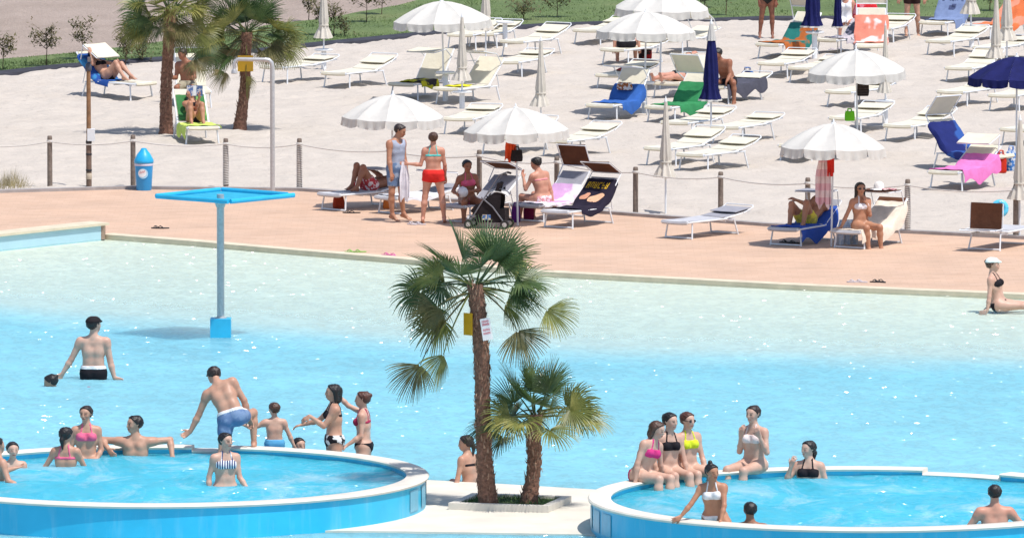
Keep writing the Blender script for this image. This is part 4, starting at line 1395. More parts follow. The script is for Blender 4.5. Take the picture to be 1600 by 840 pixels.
        mb.tube([head + HF * 0.094 * hs - HL * 0.012 * hs + HU * 0.006 * hs, head + HF * 0.094 * hs + HL * 0.012 * hs + HU * 0.006 * hs], 0.004, 5)
        mb.obj('sunglasses', M['plastic_dark'], body)
    J = {q: v_ + pw for q, v_ in J.items()}
    J['head'] = head + pw; J['chest'] = chest + pw; J['neck'] = neck + pw; J['body'] = body; J['pel'] = pw
    J['HF'] = HF; J['HU'] = HU
    return J
# ================================================================== the crowd
CL = G(BL[0], BL[1], RZ); CR = G(BR[0], BR[1], RZ)
BWZ = RZ - 0.105
RI = BR_ - RIMW                                # inner radius of the basins
def rimY(C, px, R, far=True, y0=740):
    x = (px - 800) / SC(y0)
    d = math.sqrt(max(0.0, R * R - (x - C.x) ** 2))
    return C.y + d if far else C.y - d
PINK = fab((0.72, 0.13, 0.24)); BLACK = fab((0.014, 0.012, 0.016)); WHITE = fab((0.74, 0.73, 0.74))
ZU = np.array([0, 0, 1.0])
# ---- in and round the pool
person('man standing in the pool seen from behind, black cap and black trunks', V(146, 581, G(146, 592, WZ).y), F=(0.1, 1, 0), HF=(0.75, 0.7, 0), H=1.95, sex='m', skin='pale',
    l=((-0.45, 0.05, -0.9), (-0.50, 0, -0.8)), r=((0.20, 0, -1), (0.22, -0.1, -0.9), (0.9, 0, -0.35)), bottom=('trunks', BLACK, WHITE), hair='black', cap=(M['black_cloth'], 1), curl=0.5)
p = G(128, 603, WZ)
person('swimmer lying low in the pool, only dark head and back showing', (p.x + 0.1, p.y, WZ - 0.15), F=(0, -0.1, -1), S=(-1, 0, 0.10), S2=(-1, 0, 0.08), HU=(-0.35, 0, 1), HF=(-1, 0.1, 0), H=1.81, skin='fair',
    l=((0.6, 0.7, -0.3), (0.8, 0.3, -0.3)), r=((0.6, -0.7, -0.3), (0.8, -0.3, -0.3)), ll=((1, 0.05, -0.05), (1, 0, -0.1)), rl=((1, -0.05, -0.05), (1, 0, -0.1)), bottom=('bikini', fab((0.35, 0.03, 0.09))), top=('bikini', fab((0.35, 0.03, 0.09))), hair='black', style='bun')
person('woman in pink bikini sitting at the far rim of the left basin', V(135, 719, rimY(CL, 135, RI - 0.28)), F=(0.05, -1, 0), HF=(-0.3, -0.85, -0.45), H=1.76, skin='fair',
    l=((0.20, -0.05, -1), (-0.35, -0.6, -0.7)), r=((-0.22, 0, -1), (0.35, -0.55, -0.7)), ll=((0.2, -1, 0), (0, -0.1, -1)), rl=((-0.1, -1, 0), (0, -0.1, -1)), bottom=('bikini', PINK), top=('bikini', PINK), style='bun', hair='dark')
person('woman with dark ponytail and pink bikini seen from behind in the left basin', V(103, 752, G(103, 728, BWZ).y), F=(0.25, 1, 0), HF=(0.5, 0.8, 0.1), H=1.74, skin='fair',
    l=((-0.5, 0.1, -0.8), (0.2, 0.6, -0.6)), r=((0.4, 0.2, -0.8), (0, 0.7, -0.5)), bottom=('bikini', PINK), top=('bikini', PINK, 1), style='pony', hair='black')
person('muscular man leaning on the left basin rim with both arms spread wide', V(212, 741, rimY(CL, 210, RI - 0.22)), F=(-0.1, -1, 0), HF=(-0.85, -0.45, -0.15), H=1.91, sex='m', skin='fair',
    r=((-0.95, 0.28, 0.06), (0.42, -0.75, -0.45)), l=((0.95, 0.30, 0.06), (0.12, -0.55, -0.75)), bottom=('trunks', BLACK), hair='black')
person('dark haired boy up to his neck in the left basin', V(20, 765, G(20, 730, BWZ).y), F=(0.3, -1, 0), HF=(0.25, -0.95, 0), H=1.42, sex='m', child=True, skin='pale', bottom=('trunks', BLACK), hair='black')
person('bather cut by the left edge of the picture in the left basin', V(2, 770, G(2, 750, BWZ).y), F=(0.75, 0.3, 0), HF=(0.7, 0.5, 0), S=(-0.1, 0, 1), H=1.76, sex='m', skin='fair', l=((0.2, 0.6, -0.5), (0.5, 0.3, 0.1)), r=((0.3, -0.4, -0.8), (0.6, -0.2, -0.3)), bottom=('trunks', BLACK), hair='black')
person('woman in navy and white striped bikini standing in the left basin', V(352, 763, G(352, 757, BWZ).y), F=(0.35, -1, 0), HF=(0.65, -0.7, -0.2), H=1.76, skin='pale',
    r=((-0.28, 0.05, -1), (0.02, -0.25, -1)), l=((0.18, -0.1, -1), (0.55, -0.45, -0.75)), bottom=('bikini', fab((0.02, 0.03, 0.12), (0.75, 0.75, 0.78), 'stripe', 9)), top=('bikini', fab((0.02, 0.03, 0.12), (0.75, 0.75, 0.78), 'stripe', 9)), hair='black', style='bun')
yb = rimY(CL, 385, BR_ - 0.15)
DAD = person('man in blue and white shorts bending as he steps over the rim', V(362, 652, yb - 0.34), F=(0.15, 1, -0.3), S=(-0.28, 0.30, 0.9), S2=(-0.40, 0.42, 0.8), HF=(-0.3, 0.9, -0.6), HU=(-0.3, 0.75, 0.6), H=1.93, sex='m', skin='fair',
    l=((-0.38, 0.05, -0.92), (-0.45, -0.05, -0.9), (-0.8, 0, -0.55)), r=((0.50, -0.05, -0.8), (0.28, 0.10, -0.95)), ll=((-0.12, -0.25, -1), (0, -0.1, -1)), rl=((0.40, 0.82, 0.06), (0.02, -0.12, -1)), bottom=('trunks', fab((0.12, 0.19, 0.34), (0.17, 0.25, 0.40), 'blotch', 8), WHITE), hair='dark', curl=0.5)
SON = person('small boy in blue trunks holding the bending man by the hand', V(429, 692, yb + 0.45), F=(-0.1, 1, 0), HF=(-0.5, 0.8, -0.1), H=1.22, sex='m', child=True, skin='pale',
    l=((-0.75, -0.05, -0.35), (-0.85, -0.25, 0.35)), r=((0.42, 0, -0.9), (0.40, -0.05, -0.95)), bottom=('trunks', fab((0.10, 0.36, 0.62))), hair='brown', vox=0.010)
person('bather of whom only the dark top of the head shows behind the rim', V(467, 766, rimY(CL, 467, BR_ + 0.7)), F=(0.3, -1, 0), HF=(0.5, -0.8, 0), H=1.72, skin='pale', bottom=('bikini', BLACK), top=('bikini', BLACK), hair='black')
yw = rimY(CL, 520, BR_ + 0.35)
person('woman with dark curls in a black and white bikini stretching both hands left', V(522, 686, yw), F=(-1, -0.15, 0), HF=(-1, -0.1, -0.05), H=1.78, skin='fair', fat=1.12,
    l=((-0.55, -0.1, -0.75), (-0.75, 0, 0.55), (-0.8, 0, -0.5)), r=((-0.6, 0.25, -0.6), (-0.95, 0.1, -0.25)), bottom=('brief', fab((0.014, 0.012, 0.016), (0.7, 0.7, 0.7), 'blotch', 12)), top=('bikini', BLACK, 1), hair='black', style='bob')
person('woman with auburn bun and dark red bikini behind the pointing woman', V(568, 695, yw + 0.5), F=(-1, 0.15, 0), HF=(-1, 0.1, 0), H=1.74, skin='pale',
    l=((-0.05, -0.1, -1), (-0.75, -0.1, -0.5)), r=((-0.65, 0.2, 0.3), (-0.6, 0, 0.6)), bottom=('bikini', BLACK), top=('bikini', fab((0.34, 0.03, 0.08)), 1), hair='auburn', style='bun')
person('woman in dark bikini sitting with her back turned behind the tall palm', V(736, 763, G(732, 749, 0.03).y + 0.32), F=(-0.75, 0.55, 0), HF=(-0.9, 0.2, -0.25), S=(-0.05, 0.05, 1), S2=(-0.12, 0.1, 1), H=1.72, skin='fair',
    l=((-0.2, -0.2, -0.9), (-0.2, -0.3, -0.9)), r=((0.2, -0.1, -0.9), (0.15, 0.2, -0.9)), ll=((-0.5, 0.8, 0.2), (0, 0.1, -1)), rl=((-0.3, 0.9, 0.2), (0, 0.1, -1)), bottom=('bikini', BLACK), top=('bikini', BLACK), hair='dark', style='pony')
def rim_seat(px, R=BR_ - 0.17):
    x = (px - 800) / SC(750)
    return (x, CR.y + math.sqrt(R * R - (x - CR.x) ** 2), RZ + 0.085)
person('woman in magenta bikini sitting on the rim, leaning on her arm', rim_seat(998), F=(0.75, -0.65, 0), S=(0.22, -0.05, 0.97), S2=(0.36, -0.1, 0.93), HF=(0.85, -0.4, -0.15), H=1.77, skin='pale', fat=1.10,
    r=((-0.32, -0.2, -0.93), (-0.12, -0.1, -1)), l=((0.1, 0.2, -1), (0.3, 0.4, -0.9)), ll=((0.80, -0.55, 0.0), (0.02, -0.25, -1)), rl=((0.72, -0.68, -0.02), (0.0, -0.2, -1)), bottom=('bikini', fab((0.42, 0.02, 0.12))), top=('bikini', fab((0.60, 0.04, 0.20)), 1), hair='brown', style='bob')
person('dark haired woman in black bikini between the magenta and the lime bikini', rim_seat(1038), F=(0.45, -0.9, 0), S=(0.05, -0.05, 1), HF=(0.7, -0.65, -0.15), H=1.83, skin='pale',
    r=((-0.2, 0, -1), (0.1, -0.2, -1)), l=((0.22, -0.1, -1), (0.25, -0.2, -1)), ll=((0.5, -0.85, 0), (0.1, -0.15, -1)), rl=((0.42, -0.9, 0), (0.1, -0.15, -1)), bottom=('bikini', BLACK), top=('bikini', BLACK), hair='black', style='bun')
person('woman in lime bikini and sunglasses sitting on the right basin rim', rim_seat(1069), F=(0.5, -0.86, 0), S=(0.0, -0.05, 1), HF=(0.65, -0.65, -0.35), H=1.78, skin='pale', glasses=1,
    r=((-0.12, -0.1, -1), (0.45, -0.5, -0.75)), l=((0.25, -0.1, -1), (0.25, -0.45, -0.8)), ll=((0.62, -0.78, -0.02), (0.05, -0.2, -1)), rl=((0.52, -0.85, -0.02), (0.05, -0.2, -1)), bottom=('bikini', fab((0.62, 0.68, 0.03))), top=('bikini', fab((0.62, 0.68, 0.03))), hair='auburn', style='bun')
person('woman sitting on the right basin rim with both hands at her face', rim_seat(1174), F=(-0.5, -0.86, 0), S=(-0.02, -0.05, 1), HF=(-0.55, -0.75, -0.3), H=1.85, skin='pale',
    r=((-0.18, -0.1, -1), (0.10, -0.45, 1.0)), l=((0.12, -0.35, -0.95), (-0.42, -0.25, 0.95)), ll=((-0.55, -0.82, -0.06), (-0.1, -0.1, -1)), rl=((-0.68, -0.72, -0.06), (-0.12, -0.1, -1)), bottom=('bikini', fab((0.30, 0.26, 0.36), (0.7, 0.66, 0.68), 'blotch', 14)), top=('bikini', fab((0.72, 0.60, 0.58))), hair='dark')
person('woman with black straps up to her chest in the right basin, hand at mouth', V(1264, 776, rimY(CR, 1264, RI - 0.30)), F=(-0.25, -1, 0), HF=(-0.75, -0.6, 0), H=1.78, skin='pale', fat=1.15,
    r=((-0.55, -0.25, -0.75), (0.28, -0.30, 0.95)), l=((0.35, 0, -1), (0.2, -0.3, -0.9)), bottom=('bikini', BLACK), top=('bikini', BLACK), hair='black', style='pony')
person('tanned girl in white bikini climbing out over the near rim, hair in topknot', V(1117, 806, rimY(CR, 1117, RI - 0.25, False, 800)), F=(-0.15, -1, -0.1), S=(-0.08, -0.22, 0.97), HF=(0.55, -0.75, -0.45), H=1.66, skin='tan',
    r=((-0.55, -0.35, -0.80), (-0.62, -0.25, -0.72), (-0.7, -0.6, -0.3)), l=((0.02, -0.5, -0.9), (-0.22, -0.35, -0.9), (-0.1, -0.9, -0.3)), ll=((0.4, -0.8, -0.4), (0.3, 0.5, -0.8)), bottom=('bikini', WHITE), top=('bikini', WHITE, 1), hair='black', style='topbun')
person('man with reddish tan whose head shows above the near right rim', V(1172, 876, rimY(CR, 1172, RI - 0.35, False, 810)), F=(0.1, 1, 0), HF=(-0.25, 1, 0), H=1.81, sex='m', skin='brown', bottom=('trunks', BLACK), hair='black', style='buzz')
person('man seen from behind up to his shoulders at the right end of the right basin', V(1554, 853, rimY(CR, 1554, RI - 0.4, False, 810)), F=(-0.1, 1, 0), HF=(-0.15, 1, 0), H=1.89, sex='m', skin='pink', l=((-0.55, 0.1, -0.8), (-0.2, 0.5, -0.7)), r=((0.65, 0.1, -0.7), (0.3, 0.5, -0.7)), bottom=('trunks', BLACK), hair='black', style='buzz')
yq = G(1560, 482, WZ).y
person('woman in white cap and black bikini reclining in the shallow water', V(1562, 474, yq), F=(0.93, -0.35, 0.2), S=(-0.30, 0.05, 0.95), S2=(-0.22, 0, 0.97), HF=(1, -0.2, 0.0), HU=(-0.05, 0, 1), H=1.76, skin='pale',
    l=((-0.15, 0.25, -0.95), (-0.12, 0.1, -1), (-0.9, 0.2, -0.2)), r=((-0.08, -0.2, -0.97), (-0.15, -0.1, -1), (-0.9, -0.3, -0.2)), ll=((1, 0.12, -0.02), (1, 0, -0.12)), rl=((1, -0.1, 0.02), (1, 0, -0.1)), bottom=('bikini', BLACK), top=('bikini', BLACK), hair='brown', style='bun', cap=(fab((0.72, 0.80, 0.80)), 1))
# ---- on the paving
def lie(key, t, x, label, knees, arms=None, head_up=0.35, **kw):
    ax, ay, b = bed_axes(key)
    p = on_bed(key, x, t, 0.105)
    S = ay * math.cos(b) + ZU * math.sin(b); Fv = -ay * math.sin(b) + ZU * math.cos(b)
    return person(label, p, F=Fv, S=ay * math.cos(b * 0.6) + ZU * math.sin(b * 0.6), S2=S, HU=vn(S + ZU * head_up), HF=vn(Fv + kw.pop('turn', 0) * ax), ll=knees[0], rl=knees[1], l=arms[0] if arms else None, r=arms[1] if arms else None, **kw)
ax, ay, b = bed_axes('D1')
lie('D1', 1.12, 0.0, 'tanned man in red flowered trunks lying with knees up on deck sunbed', ((-ay * 0.55 + ZU * 0.85, -ay * 0.42 - ZU * 0.9, -ay + ZU * 0.1), (-ay * 0.45 + ZU * 0.9 - ax * 0.1, -ay * 0.30 - ZU * 0.95, -ay + ZU * 0.1)),
    ((ay * 0.2 - ax * 0.8 + ZU * 0.1, ay * 0.9 + ax * 0.5 + ZU * 0.3), (-ay * 0.5 + ax * 0.6 + ZU * 0.3, -ax * 0.8 + ZU * 0.3)), H=1.78, sex='m', skin='brown', bottom=('trunks', fab((0.45, 0.05, 0.06), (0.72, 0.6, 0.6), 'blotch', 16)), hair='black')
yd = G(620, 345).y
person('man in grey-blue tank top and blue shorts standing beside the sunbed', V(619, 270, yd), F=(0.75, -0.6, 0), HF=(0.9, -0.3, -0.35), HU=(0.35, -0.1, 0.95), H=1.82, sex='m', skin='tan', ground=0.0,
    l=((0.10, -0.1, -1), (0.2, -0.3, -1)), r=((-0.02, -0.25, -1), (0.16, -0.35, -1)), ll=((0.10, 0.15, -1), (0.08, 0.1, -1)), rl=((-0.06, -0.15, -1), (0.02, 0.1, -1)),
    bottom=('shorts', fab((0.13, 0.20, 0.34), (0.30, 0.36, 0.46), 'blotch', 9)), top=('tank', fab((0.36, 0.40, 0.50))), hair='dark')
GIRL = person('woman in red shorts and teal bikini top standing with her back turned', V(677, 280, G(677, 349).y), F=(0.05, 1, 0), HF=(0.1, 1, -0.1), H=1.70, skin='pink', ground=0.0,
    l=((-0.30, 0.0, -1), (-0.75, 0.1, 0.05)), r=((0.22, 0.1, -1), (0.02, 0.4, -0.9)), ll=((-0.16, 0, -1), (-0.10, -0.02, -1)), rl=((0.18, 0, -1), (0.10, -0.02, -1)), bottom=('mini', fab((0.70, 0.03, 0.025))), top=('bikini', fab((0.10, 0.48, 0.45)), 1), hair='brown', style='bun')
p = on_bed('D3', 0.05, 0.42, 0.10)
BALLER = person('woman in pink bikini sitting on the deck sunbed holding a white ball', p, F=(0.35, -0.93, 0), S=(0, -0.05, 1), S2=(-0.02, -0.15, 1), HF=(0.3, -0.75, -0.6), H=1.66, skin='brown',
    r=((-0.45, -0.25, -0.85), (0.30, -0.85, -0.15)), l=((0.32, -0.3, -0.88), (-0.75, -0.65, -0.05)), ll=((0.45, -0.88, 0.02), (0.05, 0.05, -1)), rl=((0.05, -0.98, 0.05), (-0.02, 0.1, -1)), bottom=('bikini', PINK), top=('bikini', PINK), hair='black', style='bun')
ax, ay, b = bed_axes('D4')
p = on_bed('D4', -0.05, 0.62, 0.10)
person('woman in pink bikini sitting on the towel with her back turned', p, F=(-0.6, 0.8, 0), S=(-0.05, 0.02, 1), S2=(-0.16, 0.08, 1), HF=(-0.8, 0.4, -0.45), HU=(-0.25, 0.1, 0.95), H=1.70, skin='pink',
    l=((-0.45, 0.0, -0.85), (-0.15, 0.35, 0.75)), r=((0.30, -0.15, -0.95), (0.22, -0.15, -1)), ll=((-0.75, 0.65, 0.1), (-0.1, 0.05, -1)), rl=((-0.55, 0.85, 0.15), (-0.05, 0.05, -1)), bottom=('bikini', fab((0.70, 0.30, 0.34), (0.8, 0.7, 0.7), 'blotch', 18)), top=('bikini', fab((0.72, 0.28, 0.30))), hair='black', style='bun')
ax, ay, b = bed_axes('D7')
lie('D7', 1.02, -0.02, 'man in yellow trunks lying with knees up under the front right parasol', ((-ay * 0.62 + ZU * 0.8 + ax * 0.12, -ay * 0.30 - ZU * 0.95, -ay + ZU * 0.1), (-ay * 0.70 + ZU * 0.72 - ax * 0.15, -ay * 0.22 - ZU * 0.95, -ay + ZU * 0.1)),
    ((-ay * 0.3 + ax * -0.5 + ZU * 0.2, ay * 0.5 + ZU * 0.5 + ax * 0.3), (-ay * 0.6 + ax * 0.4 + ZU * 0.1, -ay * 0.3 - ax * 0.7 + ZU * 0.3)), H=1.76, sex='m', skin='tan', bottom=('trunks', fab((0.72, 0.62, 0.08), (0.5, 0.45, 0.1), 'blotch', 14)), hair='dark')
p = on_bed('D8', 0.06, 0.44, 0.10)
person('long haired woman in sunglasses and white bikini sitting on deck sunbed, hand at cheek', p, F=(0.45, -0.9, 0), S=(-0.02, 0.02, 1), HF=(0.30, -0.95, -0.05), H=1.70, skin='tan', glasses=1,
    l=((0.12, -0.42, -0.9), (-0.28, -0.12, 0.95)), r=((-0.42, -0.12, -0.9), (-0.40, -0.1, -0.9), (-0.5, -0.8, -0.3)), ll=((0.62, -0.78, 0.02), (0.06, 0.1, -1)), rl=((0.42, -0.90, 0.02), (0.10, 0.1, -1)), bottom=('bikini', fab((0.74, 0.70, 0.72))), top=('bikini', fab((0.74, 0.70, 0.72))), hair='black', style='long')
# ---- on the sand
ax, ay, b = bed_axes('L53')
lie('L53', 1.08, 0.0, 'woman sunbathing with raised knees on the sunbed beside the field', ((-ay * 0.72 + ZU * 0.68, -ay * 0.72 - ZU * 0.62, -ay), (-ay * 0.62 + ZU * 0.75 + ax * 0.1, -ay * 0.60 - ZU * 0.75, -ay)),
    ((-ay * 0.6 + ax * 0.5 - ZU * 0.1, -ay * 0.5 - ax * 0.3 + ZU * 0.2), (-ay * 0.5 - ax * 0.5, ay * 0.2 + ZU * 0.8)), H=1.66, skin='fair', bottom=('bikini', BLACK), top=('bikini', BLACK), hair='black', style='bun', vox=0.014)
p = on_bed('L55', -0.12, 0.62, 0.10)
person('tanned man in khaki shorts sitting and reading behind the left palm', p, F=(-0.45, -0.9, 0), S=(-0.02, -0.02, 1), S2=(-0.12, -0.1, 1), HF=(-0.7, -0.6, -0.5), HU=(-0.3, -0.15, 0.95), H=1.78, sex='m', skin='brown',
    r=((-0.15, -0.2, -0.95), (-0.55, -0.75, 0.1)), l=((0.1, -0.3, -0.95), (-0.2, -0.9, 0.05)), ll=((0.05, -1, 0), (0, 0.05, -1)), rl=((-0.35, -0.95, 0), (0, 0.05, -1)), bottom=('shorts', fab((0.34, 0.30, 0.22))), hair='dark', vox=0.014)
ax, ay, b = bed_axes('L54')
READER = lie('L54', 0.98, 0.0, 'woman reading on a green towel with drawn up legs between two palms', ((-ay * 0.60 + ZU * 0.80 + ax * 0.05, -ay * 0.42 - ZU * 0.88, -ay), (-ay * 0.50 + ZU * 0.85 - ax * 0.12, -ay * 0.35 - ZU * 0.9, -ay)),
    ((-ay * 0.75 + ax * -0.35 - ZU * 0.2, -ay * 0.25 + ZU * 0.85 + ax * 0.25), (-ay * 0.75 + ax * 0.35 - ZU * 0.2, -ay * 0.25 + ZU * 0.85 - ax * 0.25)), H=1.64, skin='tan', bottom=('bikini', BLACK), top=('bikini', BLACK), hair='dark', style='long', vox=0.014)
p = on_bed('L14', -0.05, 0.66, 0.10)
person('man in dark trunks sitting with his back turned under the far parasol', p, F=(0.05, 1, 0), S=(0, 0, 1), H=1.80, sex='m', skin='pink', l=((-0.22, 0.05, -1), (-0.1, -0.1, -1)), r=((0.22, 0.05, -1), (0.12, -0.05, -1)), ll=((-0.25, 0.9, 0.1), (0, 0, -1)), rl=((0.25, 0.9, 0.1), (0, 0, -1)), bottom=('trunks', BLACK, WHITE), hair='dark', vox=0.014)
ax, ay, b = bed_axes('L17')
lie('L17', 0.72, 0.0, 'man sunbathing on his back with one arm bent behind his head', ((-ay * 0.95 - ax * 0.12 + ZU * 0.05, -ay * 0.95 - ax * 0.2 - ZU * 0.02, -ay * 0.5 + ZU), (-ay * 0.97 - ax * 0.3 + ZU * 0.10, -ay * 0.95 - ax * 0.1 - ZU * 0.1, -ay * 0.5 + ZU)),
    ((-ax * 0.75 + ay * 0.15 + ZU * 0.45, ax * 0.45 + ay * 0.75 + ZU * 0.35), (ax * 0.8 + ay * 0.5 + ZU * 0.2, -ax * 0.6 + ay * 0.7)), H=1.78, sex='m', skin='pink', bottom=('brief', BLACK), hair='black', vox=0.014)
p = on_bed('L19', 0.10, 0.50, 0.10)
person('tanned man sitting bent forward on the dark covered sunbed, foot on sand', p, F=(-0.45, -0.88, 0), S=(-0.18, -0.2, 0.95), S2=(-0.38, -0.42, 0.82), HF=(-0.6, -0.7, -0.4), H=1.80, sex='m', skin='brown',
    r=((-0.2, -0.3, -0.95), (0.3, -0.5, -0.5)), l=((0.05, -0.3, -0.95), (-0.2, -0.6, -0.3)), ll=((0.05, -1, 0.02), (0.05, 0.08, -1)), rl=((-0.6, -0.8, 0.05), (0, 0.1, -1)), bottom=('trunks', BLACK), hair='black', vox=0.014)
person('tanned woman standing cut by the top edge behind the orange towel', V(1199, 5, G(1199, 60).y), F=(0.05, -1, 0), H=1.66, skin='deep', ground=0.01, l=((0.3, 0, -1), (-0.1, -0.3, -0.9)), r=((-0.35, 0, -1), (0.2, -0.2, -1)), ll=((0.06, 0, -1), (0.02, 0.02, -1)), rl=((-0.12, 0, -1), (-0.10, 0.02, -1)), bottom=('bikini', fab((0.02, 0.02, 0.02))), top=('bikini', WHITE), hair='black', vox=0.014)
person('man in black trunks standing cut by the top edge beside the blue towel', V(1425, 5, G(1425, 57).y), F=(0.05, -1, 0), H=1.78, sex='m', skin='fair', ground=0.01, l=((0.25, 0, -1), (0.1, -0.1, -1)), r=((-0.35, 0, -1), (-0.1, -0.1, -1)), ll=((0.10, 0, -1), (0.04, 0.02, -1)), rl=((-0.08, 0, -1), (-0.04, 0.02, -1)), bottom=('trunks', fab((0.03, 0.012, 0.012))), hair='dark', vox=0.014)
p = V(1322, 34, G(1320, 62).y)
person('person in white top half hidden behind the slim closed navy parasol', (p.x, p.y, 0.46), F=(-0.3, -0.95, 0), H=1.68, skin='pink', ll=((0.0, -1, 0), (0.05, 0.05, -1)), rl=((-0.2, -1, 0), (0, 0.05, -1)), bottom=('mini', WHITE), top=('tank', WHITE), hair='dark', style='bun', vox=0.014)
# ================================================================== palms and shrubs
def leaf_mat(name, col, tip, trans=0.25):
    m, nt, bs = mat_base(name)
    v = coords(nt)
    n1 = noise(nt, 3.0, 3.0, 0.6, v); n2 = noise(nt, 40.0, 2.0, 0.5, v)
    c0 = ramp(nt, n1.outputs[0], [(0.30, tuple(c * 0.65 for c in col)), (0.5, col), (0.72, tip)])
    c1 = mix(nt, 1.0, c0, ramp(nt, n2.outputs[0], [(0.3, (0.8, 0.8, 0.8)), (0.7, (1.1, 1.1, 1.1))]), 'MULTIPLY')
    L(nt, c1, bs.inputs['Base Color']); bs.inputs['Roughness'].default_value = 0.42
    tr = nt.nodes.new('ShaderNodeBsdfTranslucent'); L(nt, c1, tr.inputs['Color'])
    mx = nt.nodes.new('ShaderNodeMixShader'); mx.inputs[0].default_value = trans
    L(nt, bs.outputs[0], mx.inputs[1]); L(nt, tr.outputs[0], mx.inputs[2])
    L(nt, mx.outputs[0], nt.nodes['Material Output'].inputs['Surface'])
    return m
M['frond'] = leaf_mat('frond_green', (0.075, 0.13, 0.045), (0.17, 0.22, 0.07), 0.3)
M['frond2'] = leaf_mat('frond_yellow', (0.20, 0.22, 0.055), (0.45, 0.40, 0.12), 0.3)
M['frond3'] = leaf_mat('frond_old', (0.13, 0.125, 0.045), (0.32, 0.26, 0.11), 0.3)
M['bark'] = plain('palm_bark', (0.20, 0.10, 0.066), 0.95, 0.55, 22.0, bmp=0.9, bscale=30)
M['stub'] = plain('palm_stub', (0.33, 0.20, 0.135), 0.9, 0.5, 16.0, bmp=0.4)

def fan_leaf(r, base, az, el, Lp, R, droop, mat, parent, span=1.9, nseg=34, roll=0.0):
    bd = droop if droop < 1.0 else 0.42
    """one fan frond: bent stalk and pleated blade of narrow segments hanging at the tips"""
    mb = MB()
    d = Vector((math.cos(az) * math.cos(el), math.sin(az) * math.cos(el), math.sin(el)))
    pts = []
    p = Vector(base); t = d.copy()
    n = 7
    for i in range(n + 1):
        pts.append(p.copy())
        t = (t + Vector((0, 0, -1)) * droop * 0.10 * (i / n + 0.3)).normalized()
        p = p + t * (Lp / n)
    mb.tube(pts, [0.016 - 0.009 * i / n for i in range(n + 1)], 5)
    E_ = pts[-1]
    T = t
    side = T.cross(Vector((0, 0, 1)))
    side = side.normalized() if side.length > 0.15 else Vector((-math.sin(az), math.cos(az), 0))
    if roll: side = Matrix.Rotation(roll, 3, T) @ side
    N = side.cross(T).normalized()
    da = 2 * span / (nseg - 1)
    for k in range(nseg):
        a = -span + da * k + r.uniform(-0.015, 0.015)
        dr = (T * math.cos(a) + side * math.sin(a) + N * (0.10 + 0.22 * abs(math.sin(a)))).normalized()
        ln = R * (0.62 + 0.38 * math.cos(a * 0.62)) * r.uniform(0.90, 1.05)
        sv = (T * -math.sin(a) + side * math.cos(a)).normalized()
        split = r.uniform(0.34, 0.52)
        g = bd * r.uniform(0.7, 1.3)
        prev = E_.copy(); cur = dr.copy()
        L_, Rr, Cc = [], [], []
        steps = [0.04, 0.25, 0.48, 0.66, 0.84, 1.0]
        q0 = 0.0
        for q in steps:
            cur = (cur + Vector((0, 0, -1)) * g * 0.50 * max(0, q - 0.25) * (0.5 + q)).normalized()
            prev = prev + cur * ln * (q - q0); q0 = q
            full = ln * q * math.tan(da / 2) * 1.02
            wmax = ln * split * math.tan(da / 2) * 1.02
            w_ = full if q <= split else wmax * (1 - (q - split) / (1 - split)) ** 0.7 + 0.0015
            w_ = max(w_, 0.003)
            up = N * (w_ * 0.45)
            Cc.append(prev - up * 0.6); L_.append(prev - sv * w_ + up * 0.4); Rr.append(prev + sv * w_ + up * 0.4)
        vs = []
        for x, y, z in zip(L_, Cc, Rr): vs += [x, y, z]
        fs = []
        for i in range(len(steps) - 1):
            b_ = 3 * i
            fs += [(b_, b_ + 1, b_ + 4, b_ + 3), (b_ + 1, b_ + 2, b_ + 5, b_ + 4)]
        mb.add(vs, fs)
    return mb.obj('frond', mat, parent)

